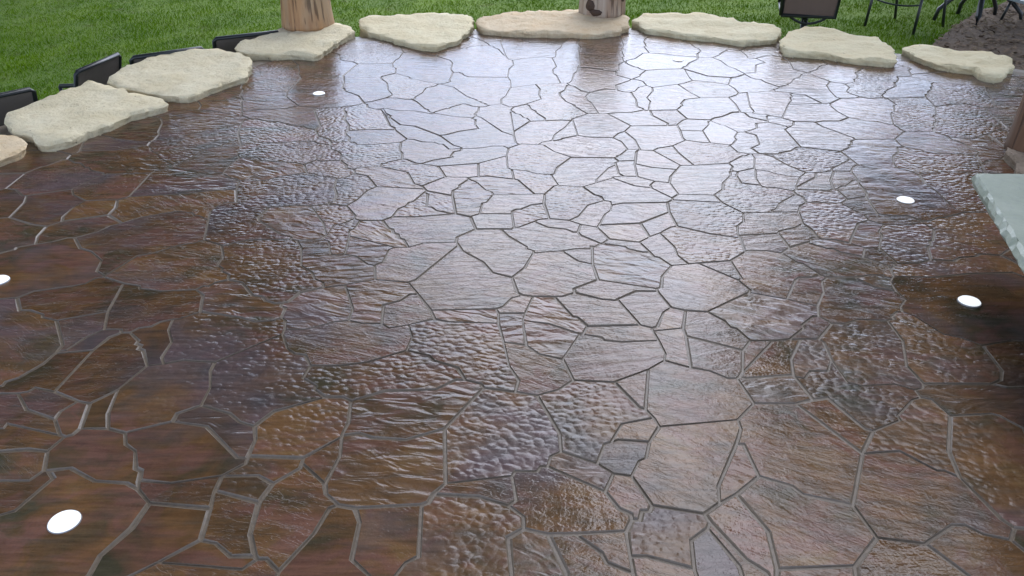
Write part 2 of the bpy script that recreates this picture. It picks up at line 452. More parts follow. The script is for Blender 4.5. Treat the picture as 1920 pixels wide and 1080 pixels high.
# traced outlines of the stamped stones, centimetres on the patio plane: relief letter, then x,y pairs
STONES = """s -28,423 -28,425 -33,429 -42,445 -58,461 -67,464 -75,478 -75,481 -79,487 -82,496 -87,495 -82,493 -73,462 -70,459 -69,455 -60,439 -56,438 -51,434 -44,433 -41,430 -39,430 -35,422;
s -42,445 -38,446 -31,452 -20,457 -22,464 -22,474 -24,475 -24,477 -36,480 -48,486 -50,485 -62,491 -73,492 -79,496 -82,496 -79,487 -75,481 -75,478 -67,464 -58,461;
s -63,434 -60,439 -69,455 -85,456 -96,453 -97,449 -93,441 -93,435 -90,434 -87,430 -78,430;
d -96,453 -85,456 -69,455 -70,459 -73,462 -82,493 -87,495 -92,499 -93,504 -96,507 -101,502 -106,497 -106,493 -103,486 -102,474 -98,464;
s -28,423 -18,424 -11,427 -5,427 -2,424 4,430 2,433 1,445 -6,452 -19,478 -22,481 -24,477 -24,475 -22,474 -22,464 -20,457 -31,452 -38,446 -42,445 -33,429 -28,425;
s -48,486 -49,487 -52,490 -53,494 -55,495 -62,511 -66,516 -70,516 -76,519 -83,519 -91,511 -96,509 -96,507 -93,504 -92,499 -87,495 -82,496 -79,496 -73,492 -62,491 -50,485;
s -24,477 -22,481 -23,485 -21,491 -21,500 -25,501 -30,506 -32,506 -39,499 -40,496 -42,496 -49,489 -49,487 -48,486 -36,480;
s -49,487 -49,489 -42,496 -40,496 -39,499 -32,506 -30,506 -25,501 -21,500 -17,500 -14,503 -17,505 -17,507 -20,509 -20,511 -23,513 -23,515 -30,523 -40,544 -50,552 -51,552 -53,547 -59,542 -60,531 -64,521 -64,517 -66,516 -62,511 -55,495 -53,494 -52,490;
s 1,445 1,452 -1,487 -1,489 1,489 -1,493 1,499 -2,500 -7,506 -14,503 -17,500 -21,500 -21,491 -23,485 -22,481 -19,478 -6,452;
d -116,606 -90,606 -89,618 -87,623 -86,641 -90,657 -94,670 -94,675 -98,685 -102,685 -108,682 -112,682 -136,674 -136,671 -139,670 -139,668 -144,664 -147,658 -144,643 -137,637 -135,633 -132,619 -128,615 -121,612;
s -96,509 -91,511 -83,519 -80,524 -80,527 -84,537 -87,554 -93,566 -93,571 -84,580 -86,594 -88,596 -90,606 -116,606 -121,573 -117,556 -116,542 -114,540 -113,535 -102,524;
d -66,516 -64,517 -64,521 -60,531 -59,542 -53,547 -51,552 -60,557 -68,564 -70,564 -73,567 -73,569 -84,580 -93,571 -93,566 -87,554 -84,537 -80,527 -80,524 -83,519 -76,519 -70,516;
s -51,552 -50,552 -46,554 -43,558 -44,561 -43,582 -45,590 -45,607 -47,616 -59,630 -65,633 -69,638 -71,638 -76,643 -81,644 -86,641 -87,623 -89,618 -90,606 -88,596 -86,594 -84,580 -73,569 -73,567 -70,564 -68,564 -60,557;
s -14,503 -7,506 -7,517 -4,524 -1,544 -1,560 -3,570 -5,569 -31,570 -35,575 -36,579 -38,580 -38,582 -43,582 -44,561 -43,558 -46,554 -50,552 -40,544 -30,523 -23,515 -23,513 -20,511 -20,509 -17,507 -17,505;
s -3,570 -2,592 1,602 0,617 -3,621 -5,631 -7,634 -11,652 -15,657 -15,660 -19,664 -27,665 -31,661 -33,661 -37,656 -39,656 -48,645 -52,644 -58,638 -59,630 -47,616 -45,607 -45,590 -43,582 -38,582 -38,580 -36,579 -35,575 -31,570 -5,569;
m -123,497 -108,499 -107,501 -101,502 -96,507 -96,509 -102,524 -113,535 -114,540 -116,542 -117,556 -121,573 -116,606 -121,612 -128,615 -132,619 -135,633 -137,637 -144,643 -153,642 -161,639 -168,641 -174,631 -171,627 -169,627 -168,618 -160,602 -155,584 -155,579 -150,567 -151,533 -149,521 -137,502;
d -151,533 -150,567 -155,579 -155,584 -160,602 -168,618 -169,627 -171,627 -174,631 -177,625 -179,624 -184,612 -186,611 -200,583 -195,582 -192,577 -185,542 -182,537 -174,539 -156,533;
s -169,489 -161,493 -143,496 -137,502 -149,521 -151,533 -156,533 -174,539 -182,537 -182,534 -180,523 -176,515 -176,511;
s -116,455 -114,461 -123,487 -124,491 -123,497 -137,502 -143,496 -161,493 -169,489 -168,483 -164,479 -160,475 -155,475 -151,472 -142,470 -129,462 -124,461 -123,459;
d -102,433 -93,435 -93,441 -97,449 -96,453 -98,464 -102,474 -103,486 -106,493 -106,497 -101,502 -107,501 -108,499 -123,497 -124,491 -123,487 -114,461 -116,455 -112,444 -106,440;
d -152,429 -143,433 -127,433 -123,435 -113,435 -109,431 -102,429 -102,433 -106,440 -112,444 -116,455 -123,459 -124,461 -129,462 -142,470 -151,472 -155,475 -160,475 -163,472 -163,467 -160,450 -156,439;
d -110,399 -105,406 -102,404 -92,406 -93,414 -95,418 -100,422 -102,429 -109,431 -113,435 -123,435 -127,433 -143,433 -152,429 -150,415 -147,409 -138,410 -134,405 -115,402;
s 42,673 48,687 49,696 53,700 55,711 51,715 -2,715 -9,712 -9,708 -8,701 0,699 4,691 9,686 10,682 12,681 14,675;
s 0,617 5,619 6,621 9,621 22,627 25,627 31,623 34,628 35,646 40,659 42,673 14,675 12,681 10,682 9,686 4,691 0,699 -8,701 -9,671 -5,631 -3,621;
s 96,543 115,551 119,553 127,561 126,568 127,591 125,592 107,590 98,587 92,575 92,572 85,564 89,562 92,558 93,548;
r 124,519 143,520 150,526 152,530 152,541 150,550 139,557 127,561 119,553 115,551 119,533;
s 86,492 87,492 104,493 109,502 109,506 113,515 124,519 119,533 115,551 96,543 95,534 89,519 90,511;
d 86,492 90,511 89,519 95,534 96,543 93,548 87,544 83,534 80,532 81,514 80,500 83,496 83,493;s 80,532 83,534 87,544 93,548 92,558 89,562 85,564 84,564 83,561 72,549 71,538 75,533;
s 121,473 124,477 130,480 138,488 143,489 144,506 143,520 124,519 113,515 109,506 109,502 104,493 107,475;
s 150,486 152,490 152,500 158,532 152,530 150,526 143,520 144,506 143,489 145,488;s 150,550 156,568 140,572 127,591 126,568 127,561 139,557;
s 152,530 158,532 166,532 169,534 173,534 177,537 183,543 183,545 177,557 176,563 172,565 170,568 168,577 161,570 156,568 150,550 152,541;
s 71,462 93,463 94,467 87,482 87,492 86,492 83,493 74,488 66,488 59,486;d 93,463 99,464 104,473 107,475 104,493 87,492 87,482 94,467;
s 54,485 59,486 66,488 74,488 83,493 83,496 80,500 81,514 80,532 75,533 71,538 63,540 52,531 49,522 49,514 51,510;
s 58,441 62,449 66,452 71,462 59,486 54,485 47,485 37,475 37,472 38,445 45,442;s 78,420 81,424 90,428 99,437 98,441 99,454 99,464 93,463 71,462 66,452 70,438 71,422 71,421;
s 64,422 71,422 70,438 66,452 62,449 58,441 62,435;s 55,409 57,410 57,412 59,413 64,422 62,435 58,441 45,442 38,445 29,440 28,438 24,436 23,437 17,434 15,430 18,429 23,419 32,410;
s 112,453 118,464 119,470 121,471 121,473 107,475 104,473 99,464 99,454;s 112,433 112,453 99,454 98,441 99,437 108,433;
m 122,429 124,430 128,438 128,442 132,451 127,463 125,464 121,471 119,470 118,464 112,453 112,433;
s 132,451 136,451 145,458 147,467 155,469 155,471 146,479 145,488 143,489 138,488 130,480 124,477 121,473 121,471 125,464 127,463;
s 130,415 131,415 135,415 133,424 139,430 141,444 141,446 136,451 132,451 128,442 128,438 124,430 122,429 124,418;
d 96,398 115,401 125,412 127,412 130,415 124,418 122,429 112,433 108,433 99,437 90,428 91,417;r 89,398 96,398 91,417 90,428 81,424 78,420;
s -1,544 2,544 16,551 34,553 32,574 30,579 30,589 33,598 31,623 25,627 22,627 9,621 6,621 5,619 0,617 1,602 -2,592 -3,570 -1,560;
s 1,499 9,505 19,516 18,525 19,539 16,551 2,544 -1,544 -4,524 -7,517 -7,506 -2,500;
d 20,472 30,473 36,472 37,472 37,475 47,485 40,500 40,503 35,511 32,523 32,530 36,537 38,548 40,548 38,554 34,553 16,551 19,539 18,525 19,516 9,505 11,503 12,495 15,491 15,488 20,477;
r 47,485 54,485 51,510 49,514 49,522 52,531 47,535 43,545 40,548 38,548 36,537 32,530 32,523 35,511 40,503 40,500;
d 11,471 20,472 20,477 15,488 15,491 12,495 11,503 9,505 1,499 -1,493 1,489 2,486 5,484 7,478 9,477;s 1,452 11,471 9,477 7,478 5,484 2,486 1,489 -1,489 -1,487;
s 4,430 5,431 15,430 17,434 23,437 25,447 32,460 36,472 30,473 20,472 11,471 1,452 1,445 2,433;s 38,445 37,472 36,472 32,460 25,447 23,437 24,436 28,438 29,440;
s 84,564 85,564 92,572 92,575 98,587 95,590 93,596 91,597 87,605 86,611 84,611 80,604 78,587 75,585 76,581 75,575;
m 98,587 107,590 125,592 128,598 130,599 134,609 142,619 144,626 127,631 121,635 108,639 103,638 95,622 87,615 87,613 85,613 84,611 86,611 87,605 91,597 93,596 95,590;
s 168,579 177,582 183,603 192,611 188,623 182,624 183,632 182,648 173,650 166,641 166,639 164,638 163,634 155,625 159,616 161,599 165,591;
s 156,568 161,570 168,577 168,579 165,591 161,599 159,616 155,625 144,626 142,619 134,609 130,599 128,598 125,592 127,591 140,572;
s 144,626 146,637 150,645 150,653 148,657 147,669 144,676 142,691 136,698 127,699 121,698 113,690 109,676 109,662 107,659 108,639 121,635 127,631;
s 155,625 163,634 164,638 166,639 166,641 173,650 182,648 186,652 188,658 192,663 191,674 190,687 184,694 135,706 136,698 142,691 144,676 147,669 148,657 150,653 150,645 146,637 144,626;
s 85,613 87,613 87,615 95,622 103,638 108,639 107,659 109,662 109,676 113,690 121,698 116,702 106,703 101,706 93,700 92,696 91,665 87,645 87,628 85,624;
s 75,585 78,587 80,604 84,611 85,613 85,624 87,628 87,645 91,665 92,696 93,700 101,706 97,712 83,714 63,713 55,711 53,700 57,697 58,691 54,673 55,657 53,649 51,604 49,597 59,594 62,591 66,590 67,588;
s 52,531 63,540 71,538 72,549 83,561 84,564 75,575 76,581 75,585 67,588 66,590 62,591 59,594 49,597 48,586 45,579 42,560 40,555 38,554 40,548 43,545 47,535;
s 34,553 38,554 40,555 42,560 45,579 48,586 49,597 51,604 53,649 55,657 54,673 58,691 57,697 53,700 49,696 48,687 42,673 40,659 35,646 34,628 31,623 33,598 30,589 30,579 32,574;
s 166,478 178,505 182,513 183,519 185,521 186,528 188,528 187,530 178,534 177,537 173,534 169,534 166,532 158,532 152,500 152,490 150,486 153,484 157,484 159,482;
s 178,505 200,507 195,526 188,528 186,528 185,521 183,519 182,513;s 183,469 189,471 199,471 207,478 204,490 204,502 206,507 200,507 178,505 166,478 166,476 171,471;
s 229,465 235,483 238,489 240,490 245,503 247,504 247,518 245,519 235,518 230,521 226,519 216,518 206,507 204,502 204,490 207,478 216,471 221,470 227,465;
s 216,518 226,519 230,521 226,530 226,534 231,543 231,552 230,554 226,555 223,558 217,547 215,537 214,520;
s 200,507 206,507 216,518 214,520 215,537 211,537 200,541 189,541 183,543 177,537 178,534 187,530 188,528 195,526;
s 215,537 217,547 223,558 214,580 212,580 209,577 205,569 200,565 194,554 191,552 191,550 183,545 183,543 189,541 200,541 211,537;
s 183,545 191,550 191,552 194,554 200,565 205,569 209,577 212,580 214,580 214,582 207,590 211,614 210,626 204,631 199,631 188,623 192,611 183,603 177,582 168,579 168,577 170,568 172,565 176,563 177,557;
s 214,582 217,582 217,584 224,589 229,599 237,604 237,628 239,632 239,637 241,638 242,642 234,646 230,645 226,639 222,632 220,631 216,621 214,620 211,614 207,590;
s 245,601 248,632 251,639 242,642 241,638 239,637 239,632 237,628 237,604;
s 231,552 239,556 242,564 244,565 247,571 249,580 259,593 245,601 237,604 229,599 224,589 217,584 217,582 214,582 214,580 223,558 226,555 230,554;
s 259,593 272,593 292,598 292,601 290,602 288,609 281,628 251,639 248,632 245,601;
d 245,519 246,525 251,531 251,533 264,546 267,555 269,556 273,563 275,570 285,571 288,577 290,586 294,591 294,597 292,598 272,593 259,593 249,580 247,571 244,565 242,564 239,556 231,552 231,543 226,534 226,530 230,521 235,518;
s 247,518 273,520 276,527 278,528 280,533 285,538 287,544 289,545 291,552 295,556 291,563 289,564 289,566 285,569 285,571 275,570 273,563 269,556 267,555 264,546 251,533 251,531 246,525 245,519;
d 230,452 247,452 249,458 251,459 254,467 258,472 260,481 263,484 270,500 273,520 247,518 247,504 245,503 240,490 238,489 235,483 229,465;
s 196,438 219,439 230,452 229,465 227,465 221,470 216,471 207,478 199,471 189,471 183,469 185,461 196,441;
s 181,419 189,426 189,429 191,430 193,436 196,438 196,441 185,461 183,469 171,471 168,463 164,459 161,455 161,426;s 155,471 157,480 159,482 157,484 153,484 150,486 145,488 146,479;
s 164,459 168,463 171,471 166,476 166,478 159,482 157,480 155,471 155,469 163,462;
s 135,415 137,415 146,415 147,417 154,420 159,426 161,426 161,455 164,459 163,462 155,469 147,467 145,458 136,451 141,446 141,444 139,430 133,424;
s 252,412 256,417 255,428 253,436 251,438 252,443 247,452 230,452 219,439 218,430 219,426 226,422 227,419 231,416 246,416;
d 276,447 282,452 286,453 287,455 293,458 296,472 297,487 300,493 300,497 293,506 281,504 270,500 263,484 260,481 258,472 254,467 251,459 249,458 247,452 252,443 263,439 269,442 274,447;
d 300,497 304,497 308,500 313,510 321,536 324,540 324,544 324,546 321,549 295,556 291,552 289,545 287,544 285,538 280,533 278,528 276,527 273,520 270,500 281,504 293,506;
m 207,373 209,385 207,390 202,395 203,402 207,412 212,417 215,426 219,426 218,430 219,439 196,438 193,436 191,430 189,429 189,426 181,419 182,407 183,399 180,397 176,390 175,378 174,375;
s 147,382 152,388 145,399 141,411 137,415 135,415 131,415 131,409 127,394 127,392 133,390 135,387 142,383;
s 138,364 140,366 141,369 147,382 142,383 135,387 133,390 127,392 124,380 124,371 125,369 131,368;
d 152,388 157,388 166,390 167,393 182,407 181,419 161,426 159,426 154,420 147,417 146,415 137,415 141,411 145,399;s 166,390 167,390 176,390 180,397 183,399 182,407 167,393;
s 141,369 155,382 157,388 152,388 147,382;s 159,367 161,377 167,390 166,390 157,388 155,382 141,369 140,366 156,364;
s 160,366 164,370 166,370 173,378 175,378 176,390 167,390 161,377 159,367;d 156,349 161,354 160,366 159,367 156,364 140,366 138,364 138,360 140,357 140,350;
s 161,354 171,357 173,361 174,375 175,378 173,378 166,370 164,370 160,366;s 164,337 169,337 171,357 161,354 156,349 160,339;
m 186,329 189,329 195,333 198,333 210,339 207,342 208,362 207,373 174,375 173,361 171,357 169,337 175,335 182,335;
s 121,339 133,339 136,346 140,350 140,357 138,360 127,349 124,343 121,341;
d 145,307 156,327 162,330 162,335 164,337 160,339 156,349 140,350 136,346 133,339 131,327 133,321 133,313 134,311 140,310;
s 99,315 117,317 118,319 127,323 131,327 133,339 121,339 107,338 105,329 101,324;s 118,303 127,308 129,309 130,312 133,313 133,321 131,327 127,323 118,319 117,317;
r 146,295 150,303 145,307 140,310 134,311 133,313 130,312 129,309 127,308 134,302 136,302 138,299;r 150,303 156,303 162,315 162,318 167,326 162,330 156,327 145,307;
s 185,328 186,329 182,335 175,335 169,337 164,337 162,335 162,330 167,326 178,325;
d 158,289 167,289 173,292 177,304 179,305 180,309 182,310 187,320 185,328 178,325 167,326 162,318 162,315 156,303;s 153,284 156,287 156,289 158,289 156,303 150,303 146,295 153,287;
s 125,277 136,277 143,279 148,279 149,277 151,277 152,278 153,284 153,287 146,295 138,299 136,302 134,302 127,308 118,303 113,298 117,290 119,289 123,279;
s 113,298 118,303 117,317 99,315 99,312 98,300 99,300 107,300;
d 209,385 212,387 219,387 223,389 245,388 245,389 249,400 252,412 246,416 231,416 227,419 226,422 219,426 215,426 212,417 207,412 203,402 202,395 207,390;
d 210,339 222,339 234,346 237,358 241,371 242,381 245,388 223,389 219,387 212,387 209,385 207,373 208,362 207,342;
d 204,296 211,302 218,308 222,324 225,329 225,335 222,339 210,339 198,333 195,333 189,329 186,329 185,328 187,320 182,310 180,309 179,305 177,304 173,292 182,291 186,294 193,295 196,297;
d -82,392 -80,395 -69,396 -69,401 -67,401 -66,403 -59,407 -60,416 -62,420 -63,434 -78,430 -87,430 -90,434 -93,435 -102,433 -102,429 -100,422 -95,418 -93,414 -92,406 -87,398 -87,395;
s -48,400 -43,405 -32,410 -33,412 -32,418 -28,420 -28,423 -35,422 -39,430 -41,430 -44,433 -51,434 -56,438 -60,439 -63,434 -62,420 -60,416 -59,407 -57,407 -51,401;
s -39,397 -18,401 -3,412 -2,424 -5,427 -11,427 -18,424 -28,423 -28,420 -32,418 -33,412 -32,410 -43,405 -48,400;s -23,381 -17,383 -18,401 -39,397 -34,382;
d 1,379 0,392 -2,394 -3,412 -18,401 -17,383 -12,383;d -45,370 -34,382 -39,397 -48,400 -51,401 -57,407 -59,407 -66,403 -67,401 -69,401 -69,396 -54,388 -49,373;
r -43,366 -45,370 -49,373 -54,388 -69,396 -80,395 -82,392 -81,387 -74,383 -67,369;s -29,358 -29,364 -26,368 -26,371 -22,379 -23,381 -34,382 -45,370 -43,366 -42,364;
r -19,334 -15,337 -14,349 -12,350 -9,359 -10,363 -13,365 -18,375 -22,379 -26,371 -26,368 -29,364 -29,358 -26,337;
d -27,337 -26,337 -29,358 -42,364 -43,362 -41,360 -40,345 -38,345 -35,341;d -55,334 -44,334 -27,337 -35,341 -38,345 -40,345 -41,360 -43,362 -47,351 -49,350 -50,346 -53,343;
m -69,330 -59,330 -55,334 -53,343 -50,346 -49,350 -47,351 -43,362 -42,364 -43,366 -67,369 -71,364 -74,353 -78,346 -72,335 -72,332;
d -78,346 -74,353 -71,364 -67,369 -74,383 -81,387 -85,381 -89,379 -88,368 -85,359 -85,351 -87,350 -87,348;
s -44,303 -38,307 -24,308 -24,313 -16,321 -19,334 -26,337 -27,337 -44,334 -55,334 -59,330 -55,322 -53,321 -52,317 -50,316 -49,312 -47,311;
s -16,321 -5,321 0,321 1,323 0,337 -15,337 -19,334;s -15,337 0,337 0,340 2,342 4,342 9,347 15,349 16,360 11,360 -9,359 -12,350 -14,349;
r -9,359 11,360 3,378 1,379 -12,383 -17,383 -23,381 -22,379 -18,375 -13,365 -10,363;
r -50,303 -44,303 -47,311 -49,312 -50,316 -52,317 -53,321 -55,322 -59,330 -69,330 -70,322 -72,319 -71,314;r -56,287 -53,290 -52,301 -50,303 -71,314 -70,298 -71,297 -65,295 -59,288;
s -41,273 -38,275 -23,305 -24,308 -38,307 -44,303 -50,303 -52,301 -53,290 -56,287 -54,275;d -81,315 -80,325 -76,327 -72,332 -72,335 -78,346 -87,348 -95,346 -85,327;
r -93,310 -82,311 -81,315 -85,327 -95,346 -103,347 -114,344 -116,333 -115,330 -102,316 -96,313 -96,311;
d -71,297 -70,298 -71,314 -72,319 -70,322 -69,330 -72,332 -76,327 -80,325 -81,315 -82,311 -79,309 -76,297 -73,296;
r -73,269 -65,271 -54,275 -56,287 -59,288 -65,295 -71,297 -73,296 -76,297 -79,309 -82,311 -93,310 -89,302 -86,287 -80,281 -78,276 -74,273;
d -86,257 -84,258 -81,265 -73,269 -74,273 -78,276 -80,281 -86,287 -89,302 -93,310 -96,311 -114,310 -120,307 -121,305 -124,305 -120,294 -120,287 -117,284 -117,282 -113,279 -112,275 -106,273 -99,263 -95,262 -93,259 -89,257;
d -114,344 -103,347 -95,346 -87,348 -87,350 -85,351 -85,359 -88,368 -89,379 -90,381 -100,384 -101,386 -106,388 -118,383 -125,377 -135,378 -138,377 -136,366 -131,350 -122,343;
r -138,377 -135,378 -125,377 -118,383 -106,388 -110,399 -115,402 -134,405 -138,410 -147,409 -149,399 -149,387 -143,380 -141,380;
d -89,379 -85,381 -81,387 -82,392 -87,395 -87,398 -92,406 -102,404 -105,406 -110,399 -106,388 -101,386 -100,384 -90,381;
d -124,305 -121,305 -120,307 -114,310 -96,311 -96,313 -102,316 -115,330 -116,333 -114,344 -122,343 -131,350 -136,349 -139,345 -140,339 -138,330 -133,310;
d 20,385 22,386 24,395 32,410 23,419 18,429 15,430 5,431 4,430 -2,424 -3,412 -2,394 0,392 7,390 13,386;
s 35,369 42,374 43,379 51,395 55,399 55,402 57,404 55,409 32,410 24,395 22,386 20,385 23,371;d 11,360 16,360 21,370 23,371 20,385 13,386 7,390 0,392 1,379 3,378;
d 26,330 31,335 36,347 44,352 43,357 40,359 35,369 23,371 21,370 16,360 15,349 17,332;d 1,323 3,323 10,329 12,331 17,332 15,349 9,347 4,342 2,342 0,340 0,337;
s 29,318 31,326 26,330 17,332 12,331 10,329 16,323 24,321 27,318;s 38,307 39,307 42,311 38,323 31,326 29,318 30,315;
s 38,323 39,325 43,337 46,341 47,347 47,351 44,352 36,347 31,335 26,330 31,326;s 39,325 58,327 73,339 74,350 53,349 47,347 46,341 43,337;
s 47,347 53,349 74,350 77,353 77,355 69,367 61,370 51,380 42,374 35,369 40,359 43,357 44,352 47,351;s 42,374 51,380 52,382 57,383 55,387 55,399 51,395 43,379;
s 64,382 65,400 66,405 57,404 55,402 55,399 55,387 57,383;s 57,404 66,405 68,417 69,420 71,421 71,422 64,422 59,413 57,412 57,410 55,409;
s 86,392 89,398 78,420 71,421 69,420 68,417 66,405 65,400 73,395;s 79,374 81,382 86,392 73,395 65,400 64,382 72,376;s 69,367 69,371 72,376 64,382 57,383 52,382 51,380 61,370;
s 77,355 81,360 79,374 72,376 69,371 69,367;s 98,359 104,366 106,374 112,384 113,389 115,390 114,391 116,396 115,401 96,398 89,398 86,392 81,382 79,374 81,360;
s 100,350 98,359 81,360 77,355 77,353;d 99,312 99,315 101,324 105,329 107,338 100,350 77,353 74,350 73,339 74,324 87,316;
d 107,338 121,339 121,341 124,343 127,349 138,360 138,364 131,368 125,369 124,371 115,374 115,384 117,389 115,390 113,389 112,384 106,374 104,366 98,359 100,350;
s 124,371 124,380 127,392 127,394 117,389 115,384 115,374;s 117,389 127,394 131,409 131,415 130,415 127,412 125,412 115,401 116,396 114,391 115,390;
s 60,313 65,317 71,323 74,324 73,339 58,327;s 55,308 60,313 58,327 39,325 38,323 42,311;s 58,299 55,308 42,311 39,307 48,304 49,302 55,299;
s 65,287 72,288 69,296 69,304 65,317 60,313 55,308 58,299 59,295 61,294;d 72,288 76,289 90,291 99,300 98,300 99,312 87,316 74,324 71,323 65,317 69,304 69,296;
r 56,268 58,269 60,278 65,287 61,294 59,295 58,299 55,299 49,302 48,304 39,307 38,307 36,304 34,304 34,302 33,288 34,275;s 33,288 34,302 27,302 21,300 27,291;
s 9,298 21,300 27,302 34,302 34,304 36,304 38,307 30,315 29,318 27,318 24,321 16,323 10,329 3,323 1,323 0,321 -5,321 -2,314 6,304 6,302 9,300;s 89,275 91,276 90,291 76,289;
s -30,252 -6,253 -3,255 0,261 4,263 2,265 0,277 -8,281 -12,290 -21,300 -23,305 -38,275 -41,273 -36,264;
s 0,277 5,285 9,298 9,300 6,302 6,304 -2,314 -5,321 -16,321 -24,313 -24,308 -23,305 -21,300 -12,290 -8,281;
s 8,262 16,262 19,262 24,265 24,268 34,275 33,288 27,291 21,300 9,298 5,285 0,277 2,265 4,263;s -5,250 5,250 8,262 4,263 0,261 -3,255 -6,253;
r 24,236 25,236 27,241 24,247 22,248 16,262 8,262 5,250 4,245 13,243;r 17,221 24,236 13,243 4,245 5,229 9,224;
s 27,241 46,242 40,260 39,259 34,260 24,265 19,262 16,262 22,248 24,247;s 40,260 48,266 56,266 56,268 34,275 24,268 24,265 34,260 39,259;
s 50,240 52,241 56,251 59,254 56,266 48,266 40,260 46,242;s 51,232 50,238 50,240 46,242 27,241 25,236 31,234 32,232 38,231;
s 33,208 45,215 51,220 52,224 51,232 38,231 32,232 31,234 25,236 24,236 17,221 20,209;r 5,229 4,245 5,250 -5,250 -5,243 -3,231;r -5,243 -5,250 -6,253 -30,252 -28,246 -23,244;
d 1,203 2,209 -1,217 -3,231 -5,243 -23,244 -28,246 -37,242 -35,234 -36,226 -28,223 -26,220 -18,216 -15,209 -10,207 -9,205;
s 8,201 15,204 20,209 17,221 9,224 5,229 -3,231 -1,217 2,209 1,203;s -37,242 -28,246 -30,252 -36,264 -39,264 -42,259 -48,256 -47,243 -44,240;
r -47,243 -48,256 -42,259 -39,264 -36,264 -41,273 -54,275 -65,271 -59,253 -59,245 -54,243;
r -81,239 -73,239 -64,244 -59,245 -59,253 -65,271 -73,269 -81,265 -84,258 -86,257 -86,255 -84,254 -84,247 -82,245;
s -67,217 -57,217 -48,219 -36,226 -35,234 -37,242 -44,240 -47,243 -54,243 -59,245 -64,244 -73,239 -81,239 -81,236 -77,227 -74,224 -70,223;
d -50,198 -40,203 -24,204 -18,209 -15,209 -18,216 -26,220 -28,223 -36,226 -48,219 -57,217 -67,217 -68,210 -63,206 -63,204 -59,200 -53,200;
s 72,251 91,265 92,267 89,275 76,289 72,288 65,287 60,278 58,269 56,268 56,266 59,254 64,252;
s 104,260 112,275 114,277 119,277 123,279 119,289 117,290 113,298 107,300 99,300 90,291 91,276 89,275 92,267 91,265;
s 114,255 120,266 122,274 125,277 123,279 119,277 114,277 112,275 104,260;r 83,232 91,232 97,233 104,240 104,242 110,248 112,248 114,255 104,260 91,265 72,251 77,245 78,241 80,240;
r 148,266 149,274 151,277 149,277 148,279 143,279 136,277 141,269;
s 115,243 120,243 126,246 136,245 139,246 139,248 142,251 144,251 145,255 149,260 148,266 141,269 136,277 125,277 122,274 120,266 114,255 112,248;
s 97,233 101,233 107,233 115,243 112,248 110,248 104,242 104,240;s 50,238 61,240 64,252 59,254 56,251 52,241 50,240;s 79,226 83,232 80,240 78,241 77,245 72,251 64,252 61,240 61,235;
s 73,210 74,211 76,214 79,226 61,235 59,216 65,214 70,210;s 59,216 61,235 61,240 50,238 51,232 52,224 51,220;s 76,214 91,232 83,232 79,226;
m 92,212 94,221 101,233 97,233 91,232 76,214 74,211 76,210;d 107,220 108,231 107,233 101,233 94,221 92,212 92,211 95,210 98,214 104,214;
d 128,204 131,205 132,207 131,217 136,232 136,245 126,246 120,243 115,243 107,233 108,231 107,220 108,208 112,206 123,207;
m 162,229 174,232 181,231 187,232 190,235 193,246 196,250 200,260 202,261 205,267 207,276 203,278 201,281 183,280 168,277 152,278 151,277 149,274 148,266 149,260 145,255 144,251 147,248 152,236 157,234;
d 132,207 154,207 158,209 161,214 162,229 157,234 152,236 147,248 144,251 142,251 139,248 139,246 136,245 136,232 131,217;
d 207,276 209,283 204,296 196,297 193,295 186,294 182,291 173,292 167,289 158,289 156,289 156,287 153,284 152,278 168,277 183,280 201,281 203,278;
d 24,170 27,178 29,179 33,187 43,190 41,194 39,195 33,208 20,209 15,204 8,201 14,183 14,175;s 41,194 45,215 33,208 39,195;
s 44,186 68,189 75,197 73,210 70,210 65,214 59,216 51,220 45,215 41,194 43,190;s 29,179 31,180 40,179 44,186 43,190 33,187;
s 33,165 36,171 38,172 40,179 31,180 29,179 27,178 24,170 28,166;s 50,151 55,155 56,161 65,178 68,185 68,189 44,186 40,179 38,172 36,171 33,165 37,154;
r 25,159 28,166 24,170 14,175 11,173 10,169;s 31,149 33,149 34,152 36,152 37,154 33,165 28,166 25,159 28,153 31,151;
m 9,144 16,144 29,145 31,149 31,151 28,153 25,159 10,169 8,169 7,167 1,167 0,165 1,156 -1,154 3,150 3,146;s 29,132 29,137 29,145 16,144 22,138 23,135;
d 44,133 45,142 50,146 51,148 50,151 37,154 36,152 34,152 33,149 31,149 29,145 29,137 33,137;m 62,128 64,133 65,145 60,158 55,155 50,151 51,148 57,136 61,132;
s 60,121 62,128 61,132 57,136 51,148 50,146 55,134 55,122;m 45,122 55,122 55,134 50,146 45,142 44,133;r 55,155 60,158 68,165 67,178 65,178 56,161;
s 13,120 23,122 31,122 29,132 23,135 22,138 16,144 9,144 13,132;s 45,122 44,133 33,137 29,137 29,132 31,122 39,121;r 0,120 13,120 13,132 9,144 3,146 -1,143 0,131 -4,125 -4,121;
s 64,133 83,134 92,143 90,154 78,158 76,161 68,165 60,158 65,145;s 103,141 113,147 116,147 119,144 125,142 128,146 126,149 123,164 120,167 118,167 111,175 100,174 90,154 92,143;
m 81,119 99,119 108,120 111,122 109,126 109,131 103,141 92,143 83,134 81,127;s 111,122 125,122 128,126 128,135 125,142 119,144 116,147 113,147 103,141 109,131 109,126;
d 123,164 125,175 133,191 131,199 128,200 125,199 117,191 117,189 107,184 100,174 111,175 118,167 120,167;s 63,119 81,119 81,127 83,134 64,133 62,128 60,121;
d 143,151 145,157 147,158 151,166 151,180 152,185 148,191 146,192 133,191 125,175 123,164 126,149 128,146 138,145 141,147;r 75,197 88,197 94,199 92,211 92,212 76,210 74,211 73,210;
s 90,154 100,174 88,197 75,197 68,189 68,185 65,178 67,178 68,165 76,161 78,158;m 100,174 107,184 105,185 99,200 94,199 88,197;
